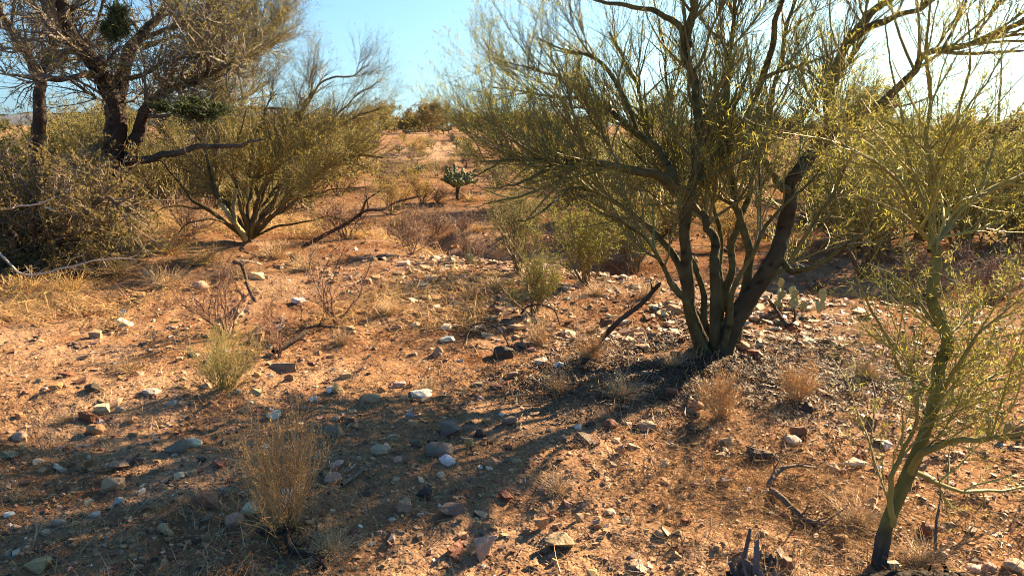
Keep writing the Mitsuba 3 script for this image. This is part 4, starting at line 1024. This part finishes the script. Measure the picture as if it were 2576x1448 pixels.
for row in [
    (1057, 1004, 58, 21, WHITE, 'block', 'bright white quartz brick in the shade streak, largest white stone', 'white quartz brick'),
    (1003, 976, 34, 18, BLUE, 'block', 'bluish white block just behind the white quartz brick'),
    (1122, 1178, 46, 31, WHITE, 'round', 'white egg-shaped stone before the cracked boulder', 'white egg stone'),
    (1107, 1199, 20, 15, CREAM, 'round'), (1102, 1152, 82, 38, GREY, 'round', 'wide grey-tan cracked boulder behind the white egg-shaped stone', 'cracked boulder'),
    (1130, 1096, 58, 39, GREY, 'block', 'grey split block with dark cleft at its right end', 'split block'),
    (1470, 1134, 66, 43, DARK, 'block', 'big dark squarish stone in the middle of the shadow', 'dark square stone'),
    (1560, 1143, 27, 25, OCHRE, 'wedge'), (1265, 906, 58, 38, DARK, 'round', 'burnt round black rock at the near edge of the sunlit slope', 'burnt round rock'),
    (1100, 898, 31, 31, TAN, 'wedge', 'upright brown stone at the border of shade and sun'), (960, 985, 24, 18, OCHRE, 'round'), (932, 1016, 56, 22, TAN, 'slab'),
    (1247, 985, 34, 15, RED, 'slab', 'tilted rust-red plate catching the sun'), (1000, 1171, 25, 15, PINK, 'round'), (1065, 1258, 42, 30, DARK, 'wedge', 'charcoal wedge stone like a small pyramid'),
    (1015, 1296, 46, 37, TAN, 'block', 'tan chunky block near the foreground centre', 'chunky tan block'), (1138, 1306, 74, 37, GREY, 'wedge', 'long dark grey wedge stone, low end to the right', 'long grey wedge'),
    (1362, 1341, 45, 37, OCHRE, 'wedge', 'ochre angular stone with a bright top'), (1226, 1416, 60, 66, PINK, 'block', 'tall pinkish boulder at the bottom, biggest stone of the foreground', 'tall pinkish boulder'),
    (1410, 1391, 74, 46, TAN, 'slab', 'broad grey-tan slab with dark shadow side', 'broad slab'), (1459, 1314, 22, 24, TAN, 'block'), (1270, 1274, 42, 27, RED, 'wedge'), (1628, 1088, 44, 31, TAN, 'block'),
    (1455, 1086, 20, 22, WHITE, 'wedge', 'upright white chip beside the dark squarish stone'), (1180, 1131, 23, 29, OCHRE, 'block'), (1045, 1127, 32, 26, GREY, 'wedge'), (955, 1148, 52, 20, TAN, 'slab'),
    (1261, 1049, 17, 11, WHITE, 'round'), (1032, 1048, 24, 11, BLUE, 'slab'), (1412, 1114, 26, 22, GREY, 'block'), (1120, 828, 34, 12, WHITE, 'slab', 'glaring white flat stone on the sunny slope', 'glaring flat stone'),
    (1572, 826, 34, 14, WHITE, 'slab'), (1522, 824, 30, 21, DARK, 'block'), (375, 1002, 46, 16, BLUE, 'round', 'long pale bluish stone left of the olive broom bush', 'long bluish stone'),
    (480, 1124, 46, 24, CREAM, 'round', 'smooth cream loaf-shaped stone', 'cream loaf stone'), (435, 1146, 68, 37, GREY, 'wedge', 'dark grey slab propped against the cream loaf-shaped stone'),
    (235, 1097, 46, 27, OCHRE, 'round', 'sunlit ochre cobble in the left light streak', 'ochre cobble'), (255, 1041, 48, 21, CREAM, 'slab'), (222, 1066, 52, 33, RED, 'block'), (298, 1042, 31, 17, PINK, 'round'), (330, 1065, 29, 18, OCHRE, 'wedge'),
    (304, 792, 26, 15, WHITE, 'block', 'bright white cube far left on the sunlit ground', 'bright white cube'), (593, 802, 40, 29, GREY, 'round', 'speckled pale boulder behind the kinked seedling', 'speckled boulder'),
    (709, 941, 68, 28, GREY, 'slab', 'flat grey boulder with pale top right of the olive broom bush', 'flat grey boulder'), (646, 952, 19, 15, OCHRE, 'block'), (679, 951, 15, 12, WHITE, 'round'), (594, 994, 23, 15, BLUE, 'round'),
    (516, 980, 27, 16, PINK, 'round'), (430, 1020, 28, 11, BLUE, 'slab'), (612, 1045, 33, 15, OCHRE, 'wedge'), (785, 1016, 27, 22, WHITE, 'wedge'), (833, 990, 29, 16, WHITE, 'block'), (140, 1189, 48, 17, BLUE, 'slab'),
    (275, 1236, 62, 30, TAN, 'slab'), (290, 1192, 52, 21, GREY, 'slab'), (298, 1274, 31, 14, BLUE, 'slab'), (625, 1298, 52, 36, CREAM, 'round', 'pale rounded stone under the left side of the tall broom bush'), (585, 1330, 50, 38, PINK, 'round'),
    (520, 1284, 86, 37, RED, 'slab', 'wide rust-red flat slab left of the tall broom bush', 'wide red slab'), (835, 1218, 47, 27, PINK, 'slab'), (845, 1186, 36, 26, PINK, 'block'), (838, 1108, 58, 36, GREY, 'round'),
    (90, 1444, 62, 27, OCHRE, 'slab', 'orange slab in the bottom left corner'), (40, 1110, 46, 25, PINK, 'round'), (18, 1300, 27, 13, WHITE, 'round'), (2010, 1103, 42, 29, RED, 'block'), (2000, 1120, 40, 21, CREAM, 'round', 'pale loaf of stone before a dark red block, right slope', 'pale right loaf'),
    (2026, 1037, 42, 27, DARK, 'block', 'dark block with sunlit cap under the thin brown bush'), (2235, 1130, 32, 20, WHITE, 'slab'), (2160, 1158, 43, 29, RED, 'block'), (2160, 1180, 52, 22, CREAM, 'slab'), (2214, 1184, 21, 15, WHITE, 'slab'),
    (1925, 1170, 82, 33, DARK, 'slab', 'long low dark slab on the right at the shadow border', 'long dark slab'), (1817, 1165, 37, 19, TAN, 'slab'), (1830, 1222, 33, 23, PINK, 'block'), (2337, 1218, 40, 18, WHITE, 'slab'), (1990, 840, 22, 18, RED, 'block'),
    (2495, 1438, 42, 24, PINK, 'round'), (2560, 1442, 52, 26, PINK, 'round'), (2450, 1446, 40, 20, CREAM, 'round'), (2340, 1347, 48, 37, RED, 'round'), (1870, 882, 38, 25, OCHRE, 'round'), (1905, 905, 40, 24, RED, 'block'), (1015, 668, 34, 14, CREAM, 'slab'), (1085, 700, 26, 12, CREAM, 'slab')]:
    stone(*row[:6], label=row[6] if len(row) > 6 else None, mark=row[7] if len(row) > 7 else None)
COLS = [TAN, OCHRE, PINK, RED, GREY, DARK, CREAM, WHITE, BLUE]
tries = 0
while len(placed) < 290 and tries < 6000:
    tries += 1
    u, v = rs.uniform(5, 2570), 1446 - 760 * rs.random() ** 0.8
    edge = np.interp(u, [0, 600, 1000, 1300, 1600, 2000, 2576], [720, 660, 650, 740, 760, 800, 860])
    if v < edge: continue
    w = float(np.clip(rs.lognormal(3.32, 0.3), 20, 52)) * np.interp(v, [650, 900], [0.85, 1.0])
    if any(abs(u - a) < (w + c) * 0.62 and abs(v - b) < (w + c) * 0.4 for a, b, c in placed): continue
    lit = v < 900
    col = COLS[rs.choice(9, p=[0.3, 0.22, 0.08, 0.08, 0.1, 0.03, 0.14, 0.04, 0.01] if lit else [0.23, 0.2, 0.12, 0.17, 0.12, 0.08, 0.05, 0.02, 0.01])]
    sty = ['slab', 'block', 'wedge', 'round'][rs.choice(4, p=[0.42, 0.25, 0.2, 0.13])]
    stone(u, v, w, w * {'slab': 0.36, 'block': 0.6, 'wedge': 0.55, 'round': 0.58}[sty] * rs.uniform(0.85, 1.15), col, sty)

# the gravel that nobody could count
def scatter(rng, n, r0, r1, az=40, hole=0.25, k=0.6):
    r = np.exp(rng.uniform(np.log(r0), np.log(r1), n)); a = np.radians(rng.uniform(-az, az, n))
    x, y = r * np.sin(a), r * np.cos(a)
    keep = meshkit.fbm(np.stack([x * k, y * k, x * 0], -1), 3, 71) > hole + 0.35 * rng.random(n)
    return x[keep], y[keep]


def stones_mesh(rng, x, y, size, cols, flat=(0.3, 0.7)):
    n = len(x)
    m = Mesh()
    var = rng.integers(0, 10, n)
    cube = trimesh.creation.box().vertices * 2 / 1.6, trimesh.creation.box().faces
    ico = trimesh.creation.icosahedron()
    z = height(x, y)
    for k in range(10):
        i = np.nonzero(var == k)[0]
        bv, bf = (cube if k < 9 else (ico.vertices, ico.faces))
        bv = bv + rng.normal(size=bv.shape) * 0.22
        s = size[i, None] * np.stack([np.ones(len(i)), rng.uniform(0.5, 0.95, len(i)), rng.uniform(*flat, len(i))], -1) * 0.5
        v = bv[None] * s[:, None]
        t = rng.normal(size=(len(i), 2)) * 0.22
        v[:, :, 2] += v[:, :, 0] * t[:, :1] + v[:, :, 1] * t[:, 1:]
        a = rng.uniform(0, 2 * np.pi, len(i))[:, None]
        v = np.stack([v[:, :, 0] * np.cos(a) - v[:, :, 1] * np.sin(a), v[:, :, 0] * np.sin(a) + v[:, :, 1] * np.cos(a), v[:, :, 2]], -1)
        v += np.stack([x[i], y[i], z[i] + s[:, 2] * 0.35], -1)[:, None]
        nf = (np.arange(len(i))[:, None, None] * len(bv) + bf[None]).reshape(-1, 3)
        m.add(v.reshape(-1, 3), nf, np.repeat(cols[i], len(bv), 0))
    return m


rg = np.random.default_rng(31)
pal = np.array([TAN, OCHRE, PINK, RED, GREY, CREAM, WHITE, DARK])


def cols(rng, n, p):
    return (pal[rng.choice(len(pal), n, p=p)] * 0.88 * (1 + 0.25 * rng.normal(size=(n, 1))) * (1 + 0.05 * rng.normal(size=(n, 3)))).clip(0.02, 0.8)


x, y = scatter(rg, 30000, 1.6, 13, 41, 0.12)
n = len(x)
sz = np.clip(rg.lognormal(np.log(0.0135), 0.55, n), 0.005, 0.075) * np.interp(y, [1.5, 4, 8], [1.05, 1.2, 1.7])
stones_mesh(rg, x, y, sz, cols(rg, n, [0.26, 0.23, 0.08, 0.21, 0.11, 0.04, 0.01, 0.06])).put('gravel', 'mat_wood')
tag('gravel', 'loose angular gravel of every tan and rust shade over the ground', 'gravel', kind='stuff')
# pale flat slabs on the crest of the knoll
u = rg.normal(0.9, 2.2, 9000); y = rg.uniform(5.2, 9.3, 9000)
s = np.interp(u, EX, EY) - y
keep = (s > -0.6) & (s < 3.2) & (rg.random(9000) < 0.25 + 0.75 * (meshkit.fbm(np.stack([u * 1.1, y * 1.1, u * 0], -1), 3, 27) > 0.5))
x, y = u[keep], y[keep]; n = len(x)
stones_mesh(rg, x, y, np.clip(rg.lognormal(np.log(0.045), 0.6, n), 0.012, 0.17), cols(rg, n, [0.42, 0.18, 0.08, 0.08, 0.06, 0.16, 0.02, 0.0]), (0.2, 0.45)).put('gravel_001', 'mat_wood')
tag('gravel_001', 'pale flat stone chips covering the sunlit crest before the wash', 'gravel', kind='stuff')
x, y = scatter(rg, 9000, 12, 60, 36, 0.25)
n = len(x)
stones_mesh(rg, x, y, np.clip(rg.lognormal(np.log(0.06), 0.5, n), 0.02, 0.25), cols(rg, n, [0.3, 0.24, 0.12, 0.2, 0.06, 0.06, 0.0, 0.02])).put('gravel_002', 'mat_wood')
tag('gravel_002', 'scattered rubble on the red clearing beyond the wash', 'gravel', kind='stuff')

# straw, litter and low dead growth
def strew(rng, x, y, L, w, col, lift=(0, 0.02), tilt=0.12):
    n = len(x)
    a = rng.uniform(0, 2 * np.pi, n); l = rng.uniform(*L, n)[:, None]
    d = np.stack([np.cos(a), np.sin(a), rng.normal(size=n) * tilt], -1)
    b = np.stack([x, y, height(x, y) + rng.uniform(*lift, n)], -1)
    side = np.stack([-np.sin(a), np.cos(a), rng.normal(size=n) * 0.5], -1) * w
    bend = rng.normal(size=(n, 3)) * [1, 1, 0.35] * l * 0.12
    v = np.stack([b - d * l / 2, b + bend + side, b + d * l / 2 + [0, 0, 0.01], b + bend - side], 1).reshape(-1, 3)
    i4 = np.arange(n)[:, None] * 4
    return v, np.concatenate([i4 + [0, 1, 3], i4 + [1, 2, 3]]), np.repeat(col, 4, 0)


x, y = scatter(rg, 60000, 1.6, 12, 41, 0.2, 1.1)
for u_, v_ in [(722, 1345), (565, 985), (1812, 1050), (2005, 1012), (1490, 912), (2215, 1430), (1790, 900), (1345, 790)]:
    g_ = ground(u_, v_); x = np.append(x, rg.normal(g_[0], 0.16, 700)); y = np.append(y, rg.normal(g_[1], 0.13, 700))
Mesh().add(*strew(rg, x, y, (0.015, 0.075), 0.0009, vary(rg, len(x), (0.34, 0.24, 0.135), 0.35))).put('straw_litter', 'mat_leaf')
tag('straw_litter', 'short dry stalks and twig bits strewn over the stony ground', 'litter', kind='stuff')
x = rg.uniform(-9, -0.2, 70000); y = rg.uniform(5.6, 13.5, 70000)
keep = meshkit.fbm(np.stack([x * 0.8, y * 0.8, x * 0], -1), 3, 5) + 0.05 * (-x - 3.2) > 0.36 + 0.25 * rg.random(70000)
x, y = x[keep], y[keep]
m = Mesh().add(*strew(rg, x, y, (0.12, 0.42), 0.004, vary(rg, len(x), (0.37, 0.27, 0.145), 0.35), (0.0, 0.07), 0.45))
m.put('dry_grass', 'mat_leaf')
tag('dry_grass', 'flattened golden straw under the left trees', 'grass', kind='stuff')
x, y = scatter(rg, 16000, 2.0, 11, 41, 0.36, 0.9)
n = len(x)
b = np.stack([x, y, height(x, y)], -1)
d = rg.normal(size=(n, 3)) * 0.5 + [0, 0, 0.8]; d /= np.linalg.norm(d, axis=1, keepdims=True)
h = rg.uniform(0.03, 0.12, n)[:, None]
t = np.linspace(0, 1, 3)[None, :, None]
P = b[:, None] + d[:, None] * h[:, None] * t + rg.normal(size=(n, 3, 3)) * 0.006 * t
Mesh().tubes(P, np.tile([[0.0016, 0.0013, 0.0006]], (n, 1)), 3, vary(rg, n, (0.36, 0.25, 0.13), 0.3)).put('dead_stubble', 'mat_wood')
tag('dead_stubble', 'low standing dead stems scattered between the stones', 'stubble', kind='stuff')

tx, ty = scatter(rg, 22000, 1.7, 8, 41, 0.3, 0.8)
Mesh().add(*strew(rg, tx, ty, (0.02, 0.12), 0.0016, vary(rg, len(tx), (0.085, 0.06, 0.042), 0.45), (0, 0.02), 0.2)).put('twig_litter', 'mat_wood')
tag('twig_litter', 'short dark dead twigs scattered among the foreground stones', 'litter', kind='stuff')
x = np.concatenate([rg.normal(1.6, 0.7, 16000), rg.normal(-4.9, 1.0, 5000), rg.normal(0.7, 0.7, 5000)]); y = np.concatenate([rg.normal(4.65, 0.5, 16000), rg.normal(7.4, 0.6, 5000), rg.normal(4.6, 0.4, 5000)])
tx, ty = rg.normal(1.25, 0.42, 3200), rg.normal(2.95, 0.32, 3200)
Mesh().add(*strew(rg, tx, ty, (0.06, 0.22), 0.0012, vary(rg, 3200, (0.26, 0.185, 0.11), 0.35), (0, 0.035), 0.3)).put('straw_litter_001', 'mat_leaf')
tag('straw_litter_001', 'tangled grey-tan stalks around the crooked grey branch', 'litter', kind='stuff')
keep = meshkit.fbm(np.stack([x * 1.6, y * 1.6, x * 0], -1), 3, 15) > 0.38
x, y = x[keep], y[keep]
Mesh().add(*strew(rg, x, y, (0.02, 0.10), 0.0035, vary(rg, len(x), (0.05, 0.037, 0.028), 0.4), (0, 0.025), 0.3)).put('shade_dark_litter', 'mat_wood')  # fallen crumbs, made denser and darker to paint in shade under the trees
tag('shade_dark_litter', 'fallen bark and twig crumbs under the trees, coloured dark to deepen the shade', 'litter', kind='stuff')

settle_labels()
